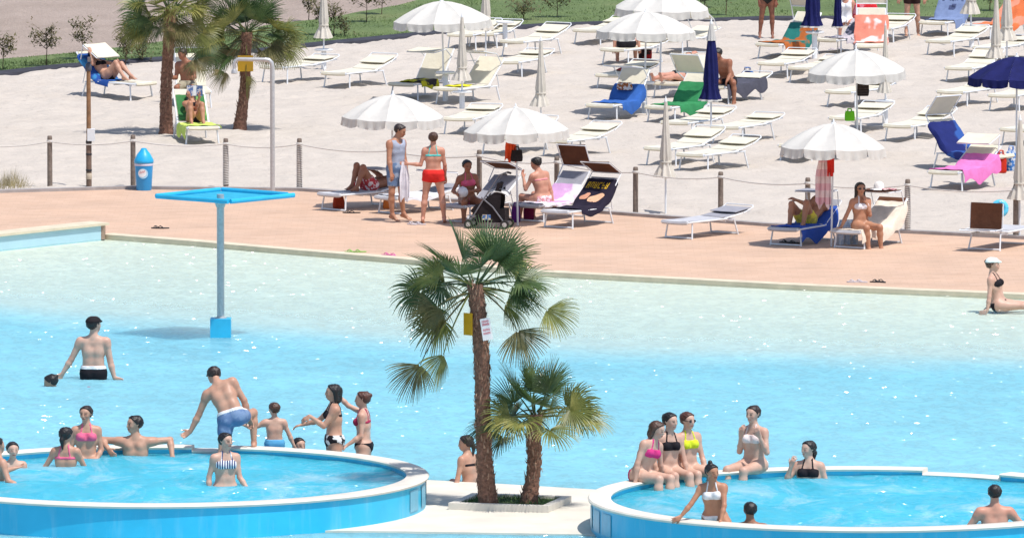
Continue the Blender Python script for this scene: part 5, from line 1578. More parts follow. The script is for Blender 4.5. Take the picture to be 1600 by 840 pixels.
def palm(label, px, py, z0, topx, topz, rad, leaves, seed, keep_front=False):
    r = random.Random(seed)
    b = G(px, py, z0)
    t = thing('palm_tree', label, 'palm tree', (b.x, b.y, z0), 0)
    dx = (topx - px) / SC(py)
    def axis(u):
        return Vector((dx * u + 0.02 * math.sin(u * 7 + seed), 0.03 * math.sin(u * 5), topz * u))
    mb = MB()
    nz, na = int(topz / 0.035), 18
    vs = []
    for i in range(nz + 1):
        u = i / nz; c = axis(u)
        rr = rad * (1.14 - 0.35 * min(1, u * 4) + (0.22 if u < 0.5 else 0.22 + 0.12 * (u - 0.5)))
        for k in range(na):
            a = 2 * PI * k / na
            w_ = rr * (1 + 0.07 * math.sin(i * 1.9 + k * 2.1) + r.uniform(-0.08, 0.08))
            vs.append((c.x + w_ * math.cos(a), c.y + w_ * math.sin(a), c.z - (0.05 if i == 0 else 0)))
    fs = [(i * na + k, i * na + (k + 1) % na, (i + 1) * na + (k + 1) % na, (i + 1) * na + k) for i in range(nz) for k in range(na)]
    fs.append(tuple(range(nz * na, nz * na + na)))
    mb.add(vs, fs)
    tr = mb.obj('trunk', M['bark'], t)
    mb = MB()
    ns = int(topz * 70)
    for i in range(ns):
        u = r.uniform(0.01, 1.0); a = r.uniform(0, 2 * PI); c = axis(u)
        rr = rad * (0.98 if u > 0.25 else 1.15 - 0.68 * u)
        o = Vector((math.cos(a), math.sin(a), 0)); s_ = Vector((-math.sin(a), math.cos(a), 0))
        p = c + o * rr * 0.95
        h = r.uniform(0.05, 0.13); w_ = r.uniform(0.010, 0.026); out = r.uniform(0.015, 0.055)
        sg = 1 if r.random() < 0.72 else -1
        tip = p + o * out + Vector((0, 0, h * sg)) + s_ * r.uniform(-0.02, 0.02)
        mb.add([p - s_ * w_, p + s_ * w_, p + o * 0.022, tip], [(0, 2, 3), (2, 1, 3), (0, 1, 2), (0, 3, 1)])
    stuff(mb.obj('bark_stubs', M['stub'], tr, smooth=False))
    mb = MB()                                     # fibre hanging below the crown
    for i in range(420):
        u = r.uniform(0.72, 1.02); a = r.uniform(0, 2 * PI); c = axis(u)
        o = Vector((math.cos(a), math.sin(a), 0)); s_ = Vector((-math.sin(a), math.cos(a), 0))
        p = c + o * rad * 1.05
        q = p + o * r.uniform(0.0, 0.08) + Vector((0, 0, r.uniform(-0.16, 0.10))) + s_ * r.uniform(-0.04, 0.04)
        mb.add([p - s_ * 0.004, p + s_ * 0.004, q], [(0, 1, 2)])
    stuff(mb.obj('bark_fibre', M['stub'], tr, smooth=False))
    top = axis(1.0)
    for (az, el, lp, R, dr, mk, sp, ro) in leaves(r):
        if keep_front and el < 0.35 and abs(az % (2 * PI) - 1.5 * PI) < 1.0 and el > -1.0: continue   # the front of the trunk stays bare
        h = -0.10 if el < 0 else 0.0
        fan_leaf(r, top + Vector((math.cos(az) * rad * 0.5, math.sin(az) * rad * 0.5, h + r.uniform(-0.06, 0.06))), az, el, lp, R, dr, M[mk], t, sp, roll=ro)
    return t
def crown(n_up, n_mid, n_low, R, lp, extra=()):
    def f(r):
        out = []
        for i in range(n_up):
            out.append((2 * PI * (i + r.random() * 0.6) / n_up, r.uniform(0.45, 1.25), lp * r.uniform(0.65, 1.0), R * r.uniform(0.9, 1.05), r.uniform(0.15, 0.35), 'frond', 1.75, r.uniform(-0.9, 0.9)))
        for i in range(n_mid):
            out.append((2 * PI * (i + 0.5 + r.random() * 0.6) / n_mid, r.uniform(-0.1, 0.55), lp * r.uniform(0.85, 1.2), R * r.uniform(0.9, 1.08), r.uniform(0.45, 0.8), r.choice(['frond', 'frond2', 'frond2']), 1.8, r.uniform(-1.1, 1.1)))
        for i in range(n_low):
            out.append((2 * PI * (i + r.random() * 0.7) / n_low, r.uniform(-0.6, 0.05), lp * r.uniform(0.9, 1.2), R * r.uniform(0.85, 1.0), r.uniform(0.9, 1.4), r.choice(['frond3', 'frond2', 'frond', 'frond3']), 1.6, r.uniform(-1.2, 1.2)))
        return out + list(extra)
    return f
W_, S_, E0 = PI, -PI / 2, 0.0
palm('tall fan palm with signs on its trunk on the island', 763, 789, 0.02, 744, 3.22, 0.108, crown(11, 10, 3, 0.62, 0.56, [
    (PI * 0.97, 0.05, 0.75, 0.55, 0.9, 'frond', 1.8, 1.15), (PI * 1.08, -0.75, 1.30, 0.62, 1.3, 'frond3', 1.3, 1.15), (PI * 1.17, -0.95, 1.05, 0.58, 1.3, 'frond2', 1.2, 1.15),
    (-0.15, -0.02, 1.05, 0.54, 1.2, 'frond2', 1.3, 0.9), (-0.35, -0.55, 0.85, 0.58, 1.4, 'frond3', 1.3, 1.15), (-2.3, 0.0, 0.35, 0.40, 0.9, 'frond2', 1.5, 1.15), (PI + 0.3, -0.1, 0.6, 0.5, 1.2, 'frond3', 1.6, 1.15), (PI * 0.93, -0.20, 0.55, 0.54, 0.95, 'frond', 1.6, 0.9), (PI * 1.12, -0.35, 0.50, 0.54, 0.98, 'frond3', 1.5, 0.9), (PI * 0.85, 0.15, 0.5, 0.6, 0.9, 'frond', 1.7, 1.15), (0.25, -0.3, 0.45, 0.52, 0.95, 'frond2', 1.5, 0.8), (0.0, 0.1, 0.5, 0.55, 0.9, 'frond', 1.6, 0.8)]), 3, True)
palm('short fan palm beside the tall one on the island', 828, 786, 0.02, 838, 1.30, 0.10, crown(9, 11, 1, 0.54, 0.48, [(-0.05, 0.15, 0.66, 0.52, 0.7, 'frond2', 1.7, 0.45), (PI, 0.0, 0.62, 0.5, 0.8, 'frond', 1.7, 0.45), (PI * 0.9, -0.3, 0.5, 0.5, 0.9, 'frond', 1.6, 0.45)]), 5)
palm('left fan palm on the sand in front of the reading man', 258, 211, 0.0, 266, 2.66, 0.115, crown(10, 15, 10, 0.62, 0.52, [(PI * 0.98, -0.30, 0.72, 0.58, 0.7, 'frond2', 1.7, 1.15), (PI * 1.15, -0.25, 0.65, 0.56, 0.8, 'frond2', 1.7, 1.15), (-0.1, -0.3, 0.7, 0.55, 0.9, 'frond2', 1.7, 1.15), (0.15, -0.75, 1.0, 0.55, 1.2, 'frond', 1.6, 1.15), (-0.4, -0.9, 1.1, 0.5, 1.2, 'frond3', 1.5, 1.15)]), 8)
palm('fan palm on the sand behind the shower pole', 376, 203, 0.0, 388, 2.08, 0.108, crown(12, 16, 13, 0.64, 0.52, [(-PI / 2 - 0.1, -1.25, 0.85, 0.50, 1.3, 'frond2', 1.5, 1.15), (PI + 0.5, -0.8, 0.85, 0.5, 1.3, 'frond3', 1.5, 1.15), (0.0, -0.15, 0.8, 0.55, 0.9, 'frond2', 1.7, 1.15), (0.2, 0.1, 0.75, 0.55, 0.8, 'frond2', 1.7, 1.15), (PI, -0.2, 0.7, 0.55, 0.9, 'frond', 1.7, 1.15)]), 11, True)

M['shrub_leaf'] = leaf_mat('shrub_leaf', (0.17, 0.16, 0.07), (0.36, 0.24, 0.15), 0.35)
M['twig'] = plain('twig', (0.10, 0.06, 0.04), 0.9, 0.3)
def young_tree(px, py, h, w, n, label, seed, stem=0.35, lean=0.0):
    r = random.Random(seed)
    b = G(px, py, 0)
    t = thing('young_tree', label, 'tree', (b.x, b.y, 0.02), 0, None)
    mb = MB(); lf = MB()
    mb.tube([(0, 0, -0.05), (0.02 + lean * 0.3, 0.01, h * 0.4), (0.0 + lean, 0, h * 0.85)], [0.014, 0.010, 0.004], 6)
    for i in range(int(9 + n / 40)):
        z = h * r.uniform(stem, 0.8); a = r.uniform(0, 2 * PI); ln = w * r.uniform(0.35, 0.6)
        p0 = Vector((lean * z / h, 0, z)); p1 = p0 + Vector((math.cos(a) * ln, math.sin(a) * ln, ln * r.uniform(0.3, 0.9)))
        mb.tube([p0, (p0 + p1) / 2 + Vector((0, 0, 0.02)), p1], [0.005, 0.004, 0.002], 4)
        for k in range(int(1.5 * n / (9 + n / 40))):
            f = r.uniform(0.25, 1.1)
            c = p0 + (p1 - p0) * f + Vector((r.gauss(0, 0.05), r.gauss(0, 0.05), r.gauss(0, 0.05)))
            a1 = r.uniform(0, 2 * PI); e1 = r.uniform(-0.7, 0.9); s_ = r.uniform(0.035, 0.07)
            d = Vector((math.cos(a1) * math.cos(e1), math.sin(a1) * math.cos(e1), math.sin(e1)))
            sd = d.cross(Vector((0, 0, 1))).normalized()
            lf.add([c, c + d * s_ + sd * s_ * 0.38, c + d * s_ * 2, c + d * s_ - sd * s_ * 0.38], [(0, 1, 2, 3)])
    mb.obj('trunk', M['twig'], t)
    stuff(lf.obj('crown', M['shrub_leaf'], t, smooth=False))
    return t
young_tree(72, 106, 1.0, 0.62, 330, 'sparse young tree left of the sunbather by the field', 1)
young_tree(4, 112, 0.85, 0.5, 240, 'young tree cut by the left edge by the field', 2)
young_tree(128, 96, 1.0, 0.55, 260, 'young tree behind the tilted sunbed hood', 4)
young_tree(196, 102, 0.8, 0.6, 300, 'low young tree left of the left palm', 5, 0.15)
young_tree(222, 98, 0.55, 0.5, 200, 'small shrub on the grass just left of the left palm', 6, 0.1)
young_tree(498, 58, 0.95, 0.55, 260, 'young tree left of the closed parasol at the grass', 7)
young_tree(521, 60, 0.8, 0.55, 260, 'young tree right of the closed parasol at the grass', 8, 0.15)
young_tree(538, 58, 0.45, 0.35, 130, 'low tuft-like shrub on the grass right of the closed parasol', 9, 0.1)
young_tree(572, 38, 0.95, 0.75, 320, 'young tree with dark trunk beyond the sand', 10, 0.4)
young_tree(596, 26, 0.8, 0.6, 260, 'young tree right of the dark trunked one', 11, 0.3)
young_tree(482, 34, 0.7, 0.55, 220, 'far young tree above the palm frond', 12, 0.3)
young_tree(664, 50, 0.35, 0.3, 110, 'small shrub left of the upper open parasol pole', 13, 0.1)
young_tree(818, 34, 0.6, 0.7, 260, 'broad low shrub at the grass right of the tray stand', 14, 0.15)
young_tree(870, 30, 0.7, 0.8, 280, 'broad young tree left of the far white parasols', 15, 0.2)
young_tree(1134, 27, 0.9, 0.6, 220, 'young tree with bare trunk at the top, right of the far parasol', 16, 0.4)
young_tree(1100, 16, 0.6, 0.6, 200, 'low shrub at the top edge right of the far parasol', 17, 0.15)
young_tree(1350, 16, 0.7, 0.6, 220, 'young tree behind the coral towel sunbed', 18, 0.2)
young_tree(1546, 20, 0.8, 0.6, 220, 'young tree between the closed cream parasols', 19, 0.2)
# dry tuft by the kerb at the left edge
b = G(14, 296, 0)
mb = MB(); r = random.Random(9)
for i in range(420):
    x = r.gauss(0, 0.22); y = r.gauss(0, 0.5); a = r.uniform(0, 2 * PI); h = r.uniform(0.08, 0.40) * math.exp(-(x / 0.35) ** 2)
    w_ = 0.005
    mb.add([(x - w_ * math.cos(a), y - w_ * math.sin(a), 0), (x + w_ * math.cos(a), y + w_ * math.sin(a), 0), (x + r.gauss(0, 0.08), y + r.gauss(0, 0.08), h + 0.02)], [(0, 1, 2)])
M['dry'] = plain('dry_grass', (0.30, 0.25, 0.13), 0.9, 0.5, 3.0)
stuff(mb.obj('dry_plant', M['dry'], None, (b.x, b.y + 0.6, 0.0), smooth=False))['label'] = 'dry grass tuft by the kerb at the left edge'
# ================================================================== rope fence
t = thing('rope_fence', 'row of wooden posts joined by a white rope along the paving', 'fence')
FP = [(-50, 294, 0.98, 0), (78, 292, 1.02, 0), (208, 293, 1.05, 0), (353, 293, 0.98, 1), (468, 297, 1.03, 1), (608, 306, 1.0, 0), (749, 318, 1.05, 0), (870, 327, 1.03, 0), (993, 335, 0.92, 0), (1126, 343, 0.92, 0), (1262, 357, 0.97, 0), (1418, 364, 1.02, 1), (1587, 372, 1.02, 0), (1740, 381, 1.0, 0)]
mb = MB(); mb.lathe([(0.052, -0.1), (0.05, 0.9), (0.047, 0.98), (0.036, 1.0)], 12)
pm = mb.mesh('post', M['wood_post'])
mb = MB()
mb.tube([(0.054 * math.cos(a), 0.054 * math.sin(a), 0.05 + 0.80 * a / (46 * PI)) for a in np.linspace(0, 46 * PI, 46 * 8)], 0.012, 5)
wm = mb.mesh('rope_winding', M['rope'])
mb = MB(); mb.lathe([(0.05, 0.86), (0.062, 0.875), (0.062, 0.905), (0.05, 0.92)], 12)
km = mb.mesh('rope_knot', M['rope'])
prev = None
for (px, py, h, wr) in FP:
    p = G(px, py, 0)
    o = inst('post', pm, t, p); o.scale = (1, 1, h)
    inst('rope_knot', km, o)
    if wr: inst('rope_winding', wm, o)
    q = Vector((p.x, p.y - 0.055, 0.89 * h))
    if prev is not None:
        d = (q - prev).length
        pts = [prev.lerp(q, f) - Vector((0, 0, 0.07 * 4 * f * (1 - f))) for f in np.linspace(0, 1, 13)]
        mb = MB(); mb.tube(pts, 0.0125, 6); mb.obj('rope', M['rope'], t)
    prev = q

# ================================================================== poles, showers, bin
p = G(139, 291, 0)
t = thing('wooden_pole', 'brown wooden pole with a white box by the rope fence', 'pole', (p.x, p.y, 0))
mb = MB(); mb.lathe([(0.055, -0.1), (0.055, 0.92)], 14); lowp = mb.obj('lower_pole', plain('banded_pole', (0.17, 0.11, 0.08), 0.85, 0.5, 5.0, bmp=0.4), t)
mb = MB(); mb.lathe([(0.047, 0.92), (0.042, 2.2), (0.04, 2.3)], 14); mb.obj('upper_pole', M['wood_pole'], t)
for z in (0.30, 0.62, 0.86):
    mb = MB(); mb.lathe([(0.058, z), (0.061, z + 0.005), (0.061, z + 0.035), (0.058, z + 0.04)], 14); mb.obj('band', M['plastic_dark'], lowp)
mb = MB(); mb.lathe([(0.058, 0.14), (0.060, 0.145), (0.060, 0.26), (0.058, 0.265)], 14); mb.obj('pale_band', plain('pale_band', (0.55, 0.45, 0.34), 0.8), lowp)
mb = MB(); mb.box((0.05, -0.05, 1.03), (0.15, 0.12, 0.24)); mb.obj('box', M['plastic_white'], t, smooth=False)
mb = MB(); mb.lathe([(0.05, 2.3), (0.062, 2.32), (0.06, 2.42), (0.03, 2.46)], 12); mb.obj('lamp_head', plain('dark_metal', (0.06, 0.07, 0.10), 0.5), t)
mb = MB(); mb.box((0.02, -0.05, 2.53), (0.07, 0.09, 0.09)); mb.obj('sensor', plain('sensor_grey', (0.16, 0.14, 0.14), 0.6), t, smooth=False)

p = G(426, 305, 0)
t = thing('pole_shower', 'tall steel shower pole with an arm bent over to the left', 'shower', (p.x, p.y, 0))
hh = (305 - 92) / SC(305)
mb = MB(); mb.tube([(0, 0, -0.1), (0, 0, hh - 0.14), (-0.02, 0, hh - 0.06), (-0.07, 0, hh - 0.01), (-0.15, 0, hh)], 0.047, 14); mb.obj('pole', M['steel'], t)
mb = MB(); mb.tube([(-0.15, 0, hh), (-0.66, 0, hh + 0.01), (-0.72, 0, hh - 0.02), (-0.75, 0, hh - 0.09), (-0.75, 0, hh - 0.18)], [0.04, 0.038, 0.036, 0.034, 0.034], 12); mb.obj('arm', M['steel'], t)
mb = MB(); mb.lathe([(0.035, hh - 0.18), (0.055, hh - 0.22), (0.06, hh - 0.27), (0.05, hh - 0.28)], 14, c=(-0.75, 0, 0)); mb.obj('shower_head', M['steel'], t)
mb = MB(); mb.lathe([(0.09, -0.02), (0.09, 0.015), (0.05, 0.03)], 16); mb.obj('foot_plate', M['steel'], t)

M['blue_frp'] = plain('blue_fibreglass', (0.03, 0.45, 0.70), 0.35, 0.10, 3.0)
M['blue_thin'] = cloth('thin_blue_fibreglass', (0.07, 0.52, 0.74), trans=0.55, var=0.08)
p = G(345, 526, WZ)
t = thing('water_mushroom', 'square blue shower tray on a steel post standing in the pool', 'pool shower', (p.x, p.y, WZ))
mb = MB(); mb.box((0, 0, 0.02), (0.35, 0.35, 0.6)); bm_ = mb.obj('base_block', M['blue_frp'], t, smooth=False)
zt = (526 - 303) / SC(526)
mb = MB(); mb.tube([(0, 0, 0.3), (0, 0, zt + 0.02)], 0.062, 16); mb.obj('post', M['steel'], t)
tr = inst('tray', None, t) if False else None
hs_ = 0.84
mb = MB(); mb.lathe([(0.10, 0.32), (0.10, 0.335), (0.07, 0.345)], 18); mb.obj('flange', M['steel'], t)
mb = MB(); mb.lathe([(0.07, zt - 0.20), (0.11, zt - 0.09), (0.11, zt - 0.07)], 18); mb.obj('collar', M['steel'], t)
def tray_pt(u, v, z):
    """square with its corner towards the camera"""
    a = math.radians(50)
    return ((u * math.cos(a) - v * math.sin(a)) * hs_ + 0.08, (u * math.sin(a) + v * math.cos(a)) * hs_, z)
mb = MB()
N = 12
rows = [[tray_pt(-1 + 2 * i / N, -1 + 2 * j / N, zt - 0.075 + 0.05 * max(abs(-1 + 2 * i / N), abs(-1 + 2 * j / N))) for i in range(N + 1)] for j in range(N + 1)]
mb.sheet(rows, -0.012)
mb.obj('tray', M['blue_thin'], t)
for k in range(4):
    cs = [(-1, -1), (1, -1), (1, 1), (-1, 1)]
    a, b_ = cs[k], cs[(k + 1) % 4]
    sh_ = 0.94 if k == 0 else 1.0
    pa = Vector(tray_pt(a[0], a[1], zt + 0.0)); pb = Vector(tray_pt(b_[0], b_[1], zt + 0.0))
    d = (pb - pa)
    pa2 = pa + d * (0.02 if k != 1 else 0.10)
    mb = MB(); mb.tube([pa2, pa + d * 0.985], 0.030, 10, flat=1.4)
    mb.obj('lip', M['blue_frp'], t)

p = G(225, 297, 0)
t = thing('litter_bin', 'blue cup-shaped litter bin with pointed lid beside a fence post', 'bin', (p.x, p.y, 0))
M['bin'] = plain('bin_blue', (0.02, 0.30, 0.66), 0.35, 0.12, 3.0)
mb = MB(); mb.lathe([(0.145, 0.0), (0.150, 0.01), (0.178, 0.46), (0.182, 0.50)], 32); mb.obj('cup', M['bin'], t)
mb = MB(); mb.lathe([(0.184, 0.49), (0.187, 0.50), (0.187, 0.53), (0.184, 0.535)], 32); mb.obj('wavy_band', plain('pale_lilac', (0.62, 0.60, 0.72), 0.5), t)
mb = MB(); mb.lathe([(0.186, 0.54), (0.196, 0.555), (0.192, 0.60), (0.13, 0.72), (0.065, 0.80), (0.055, 0.825), (0.03, 0.835)], 32); mb.obj('lid', plain('lid_blue', (0.02, 0.38, 0.72), 0.35, 0.1), t)
def cup_patch(a0, a1, z0, z1, r_, oval=True, n=20):
    mb = MB(); c = ((a0 + a1) / 2, (z0 + z1) / 2)
    vs = [(r_ * math.cos(c[0]), r_ * math.sin(c[0]), c[1])]
    for k in range(n):
        q = 2 * PI * k / n
        a = c[0] + (a1 - a0) / 2 * math.cos(q); z = c[1] + (z1 - z0) / 2 * math.sin(q)
        vs.append((r_ * math.cos(a), r_ * math.sin(a), z))
    return mb.add(vs, [(0, 1 + k, 1 + (k + 1) % n) for k in range(n)])
cup_patch(-2.25, -1.05, 0.24, 0.44, 0.1775).obj('logo_ring', plain('logo_pale_blue', (0.35, 0.62, 0.80), 0.4), t)
lg = cup_patch(-2.20, -1.25, 0.27, 0.43, 0.1805).obj('logo_oval', M['plastic_white'], t)
mb = MB()
for k in range(6):                               # the short red word on the oval, too small to read
    a = -2.03 + 0.105 * k; z = 0.335 + 0.006 * k
    for dz, hgt, da in ((0, 0.04, 0.018), (0.03 if k % 2 else 0.0, 0.010, 0.06), (0.015, 0.010, 0.05)):
        r_ = 0.1825
        mb.add([(r_ * math.cos(a + da * q), r_ * math.sin(a + da * q), z + dz + s_) for q, s_ in ((0, 0), (1, 0), (1, hgt), (0, hgt))], [(0, 1, 2, 3)])
stuff(mb.obj('logo_lettering', plain('logo_red', (0.62, 0.04, 0.06), 0.5), lg, smooth=False))

# signs on the palms
M['sign_yellow'] = plain('sign_yellow', (0.70, 0.38, 0.01), 0.45, 0.08)
def sign(name, label, c, size, yaw, mat, roll=0.0):
    t = thing(name, label, 'sign', c, yaw)
    mb = MB(); mb.box((0, 0, 0), (size[0], 0.012, size[1]), M=Matrix.Rotation(roll, 3, 'Y')); mb.obj('board', mat, t, smooth=False)
    return t
yp = G(763, 789, 0.02).y
c = V(726, 505, yp)
sign('warning_board', 'yellow board on the left side of the tall palm trunk', (c.x + 0.05, yp - 0.10, c.z), (0.16, 0.32), math.radians(-40), M['sign_yellow'])
c = V(760, 511, yp)
sg = sign('notice_sign', 'small white notice with red lettering on the tall palm trunk', (c.x, yp - 0.26, c.z), (0.15, 0.32), math.radians(18), M['plastic_white'], -0.16)
mb = MB(); rr_ = Matrix.Rotation(-0.16, 3, 'Y')
r = random.Random(2)
for (z, n_) in ((0.10, 5), (0.055, 6), (-0.025, 5), (-0.075, 5)):
    for k in range(n_):
        x = -0.055 + 0.11 * k / n_
        for (dx, dz, w_, h_) in ((0, 0, 0.005, 0.032), (0.012, 0, 0.004, 0.032), (0, r.choice([0, 0.013, 0.027]), 0.016, 0.005)):
            q = [rr_ @ Vector((x + dx + a * w_, -0.0085, z + dz + b_ * h_)) for a, b_ in ((0, 0), (1, 0), (1, 1), (0, 1))]
            mb.add(q, [(0, 1, 2, 3)])
stuff(mb.obj('lettering', plain('sign_red', (0.62, 0.05, 0.10), 0.5), sg, smooth=False))
yp = G(376, 203).y
c = V(384, 98, yp)
sign('warning_board', 'yellow board on the palm behind the shower arm', (c.x, yp - 0.24, c.z), (0.33, 0.34), math.radians(3), M['sign_yellow'])

# ================================================================== towels
tw = lambda col, col2=None, pat=None, sc=5.0: cloth('towel_cloth', col, col2, pat, sc, var=0.14, weave=260)
towel('L3', 0.25, 0.95, tw((0.52, 0.48, 0.02), (0.03, 0.025, 0.03), 'blotch', 4.0), 'yellow and black towel crumpled on the cream sunbed with raised back', w=0.5, hang=(0.06, 0.16), x0=0.08, lift=0.05)
towel('L4', 0.35, 0.80, tw((0.66, 0.62, 0.03)), 'thin yellow towel on the cream sunbed right of it', w=0.42, hang=(0, 0), x0=-0.08)
towel('L15', 0.35, 1.52, tw((0.035, 0.12, 0.40)), 'plain blue towel spread over the raised cream sunbed', w=0.68, hang=(0.05, 0.20))
towel('L16', 0.30, 1.62, tw((0.035, 0.23, 0.085)), 'plain green towel spread over the raised cream sunbed', w=0.68, hang=(0.03, 0.20))
towel('L19', 0.05, 1.70, tw((0.075, 0.075, 0.10)), 'dark grey cloth over the sunbed behind the navy parasol', w=0.70, hang=(0.2, 0.24))
towel('L24', 0.15, 1.60, tw((0.42, 0.12, 0.03), (0.02, 0.17, 0.15), 'blotch', 2.6), 'orange and dark green patterned towel on the far sunbed', w=0.70, hang=(0.1, 0.22))
towel('L25', 0.72, 1.75, tw((0.72, 0.24, 0.17), (0.80, 0.66, 0.64), 'blotch', 2.4), 'coral and white towel hung over the sunbed back facing the pool', w=0.70, hang=(0.04, 0.04))
towel('L26', 0.3, 1.85, tw((0.55, 0.50, 0.53), (0.10, 0.12, 0.15), 'blotch', 6.0), 'grey and black patterned towel behind the slim navy parasol', w=0.68, hang=(0.1, 0.16))
tb = towel('L28', 0.50, 1.88, tw((0.19, 0.25, 0.42)), 'faded blue towel with darker print over the raised far sunbed', w=0.70, hang=(0.05, 0.22))
def print_on(key, rects, mat, parent, lift=0.047):
    base = parent.location
    mb = MB()
    for (x0, t0, x1, t1) in rects:
        q = [on_bed(key, x, t_, lift) - base for x, t_ in ((x0, t0), (x1, t0), (x1, t1), (x0, t1))]
        mb.add(q, [(0, 1, 2, 3)])
    return stuff(mb.obj('towel_print', mat, parent, smooth=False))
def glyphs(x, t, n, w, h, seed):
    r = random.Random(seed); out = []
    for k in range(n):
        a = x + k * w * 1.35
        out += [(a, t, a + w * 0.28, t + h)]
        for f in r.sample([0.0, 0.4, 0.8], 2): out.append((a, t + h * f, a + w, t + h * (f + 0.2)))
        if r.random() < 0.6: out.append((a + w * 0.72, t, a + w, t + h))
    return out
print_on('L28', glyphs(-0.25, 1.58, 7, 0.055, 0.10, 4) + [(-0.06, 1.36, 0.07, 1.46), (0.0, 1.40, 0.10, 1.50)], tw((0.07, 0.09, 0.19)), tb)
towel('L30', 0.35, 1.88, tw((0.68, 0.17, 0.06), (0.72, 0.28, 0.18), 'blotch', 3.0), 'orange towel over the sunbed behind the closed cream parasols', w=0.70, hang=(0.05, 0.20))
towel('L39', 0.30, 1.85, tw((0.014, 0.022, 0.13), (0.03, 0.09, 0.32), 'blotch', 2.0), 'deep blue towel on the sunbed with its head to the left', w=0.70, hang=(0.12, 0.18))
towel('L40', 0.12, 1.55, tw((0.72, 0.19, 0.47)), 'bright pink towel on the sunbed at the right', w=0.70, hang=(0.04, 0.24), skew=0.06)
towel('L53', 0.75, 1.85, tw((0.02, 0.075, 0.30), (0.04, 0.20, 0.42), 'blotch', 4.0), 'blue towel under the sunbather by the field', w=0.66, hang=(0.10, 0.12), lift=0.022)
towel('L54', 0.10, 1.02, tw((0.52, 0.66, 0.14)), 'light green towel under the reading woman, seat part', w=0.68, hang=(0.22, 0.06), lift=0.022)
towel('L54', 1.16, 1.78, tw((0.05, 0.19, 0.06), (0.16, 0.30, 0.08), 'blotch', 4.0), 'dark green towel on the sunbed back behind the reading woman', w=0.60, hang=(0, 0), lift=0.022)
towel('D2', 0.10, 1.10, tw((0.70, 0.71, 0.76)), 'white towel on the deck sunbed behind the standing man', w=0.64, hang=(0.06, 0.10))
towel('D4', 0.12, 1.55, tw((0.74, 0.70, 0.74), (0.62, 0.36, 0.62), 'blotch', 2.6), 'white and pink towel under the woman with her back turned', w=0.64, hang=(0.03, 0.06), lift=0.022)
tb = towel('D5', 0.42, 1.85, tw((0.018, 0.014, 0.030)), 'dark towel with yellow lettering and print on deck sunbed', w=0.66, hang=(0.03, 0.12))
print_on('D5', glyphs(-0.26, 1.58, 6, 0.062, 0.17, 9), tw((0.62, 0.38, 0.03)), tb)
def blob_print(key, cx, ct, rx, rt, rot, mat, parent, lift=0.048):
    mb = MB(); base = parent.location; vs = []
    for k in range(20):
        a = 2 * PI * k / 20
        u, v_ = rx * math.cos(a), rt * math.sin(a) * (1 + 0.25 * math.sin(3 * a))
        x = cx + u * math.cos(rot) - v_ * math.sin(rot); t_ = ct + u * math.sin(rot) + v_ * math.cos(rot)
        vs.append(on_bed(key, x, t_, lift) - base)
    mb.add(vs, [tuple(range(20))]); return mb.obj('towel_print', mat, parent, smooth=False)
blob_print('D5', 0.10, 1.33, 0.18, 0.10, 0.5, tw((0.75, 0.44, 0.28)), tb)
blob_print('D5', -0.16, 1.36, 0.12, 0.07, 0.7, tw((0.62, 0.30, 0.20)), tb)
towel('D7', 0.12, 1.70, tw((0.03, 0.09, 0.42)), 'blue towel under the man in yellow trunks', w=0.64, hang=(0.04, 0.26), lift=0.022)
towel('D8', 0.0, 1.80, tw((0.76, 0.66, 0.55)), 'pale cream towel under the woman in sunglasses', w=0.66, hang=(0.05, 0.20), lift=0.022, skew=0.02)
towel('L18', 0.9, 1.3, tw((0.34, 0.04, 0.03)), 'dark red cloth on the shaded sunbed', w=0.4, hang=(0, 0), x0=-0.1)

def hanging(name, label, cat, c, w, h, mat, yaw=0.0, seed=1, taper=0.3, th=0.02):
    """folded cloth hanging from a point"""
    mb = MB(); rows = []
    for i in range(9):
        f = i / 8
        ww = w * (taper + (1 - taper) * min(1, f * 2.2))
        rows.append([((-0.5 + j / 10) * ww, 0.030 * math.sin(j * 1.9 + seed + f * 1.2) * (0.3 + f), -h * f * (1 - 0.08 * math.sin(j * 1.1 + seed))) for j in range(11)])
    mb.sheet(rows, th)
    return tag(mb.obj(name, mat, None, c, rot=(0, 0, yaw)), label, cat)
u3 = UMB['U3'].location; u2 = UMB['U2'].location; u4 = UMB['U4'].location; u1 = UMB['U1'].location
c = V(1287, 237, u3.y - 0.05)
hanging('hanging_towel', 'pale pink towel hanging under the front right parasol', 'towel', (c.x, u3.y - 0.04, c.z), 0.28, 1.0, tw((0.74, 0.58, 0.58), (0.70, 0.42, 0.46), 'stripez', 1.2), 0.1, 2)
c = V(1298, 226, u3.y - 0.08)
hanging('hanging_towel', 'red cloth hanging under the front right parasol', 'towel', (c.x, u3.y - 0.10, c.z), 0.13, 0.55, tw((0.62, 0.03, 0.02)), 0.0, 4)
c = V(797, 208, u2.y - 0.05)
hanging('hanging_towel', 'orange-red cloth hanging under the middle parasol', 'towel', (c.x, u2.y - 0.07, c.z), 0.19, 0.52, tw((0.66, 0.07, 0.02)), 0.1, 6, 0.5)
M['bag_black'] = cloth('bag_black', (0.02, 0.016, 0.018), var=0.4)
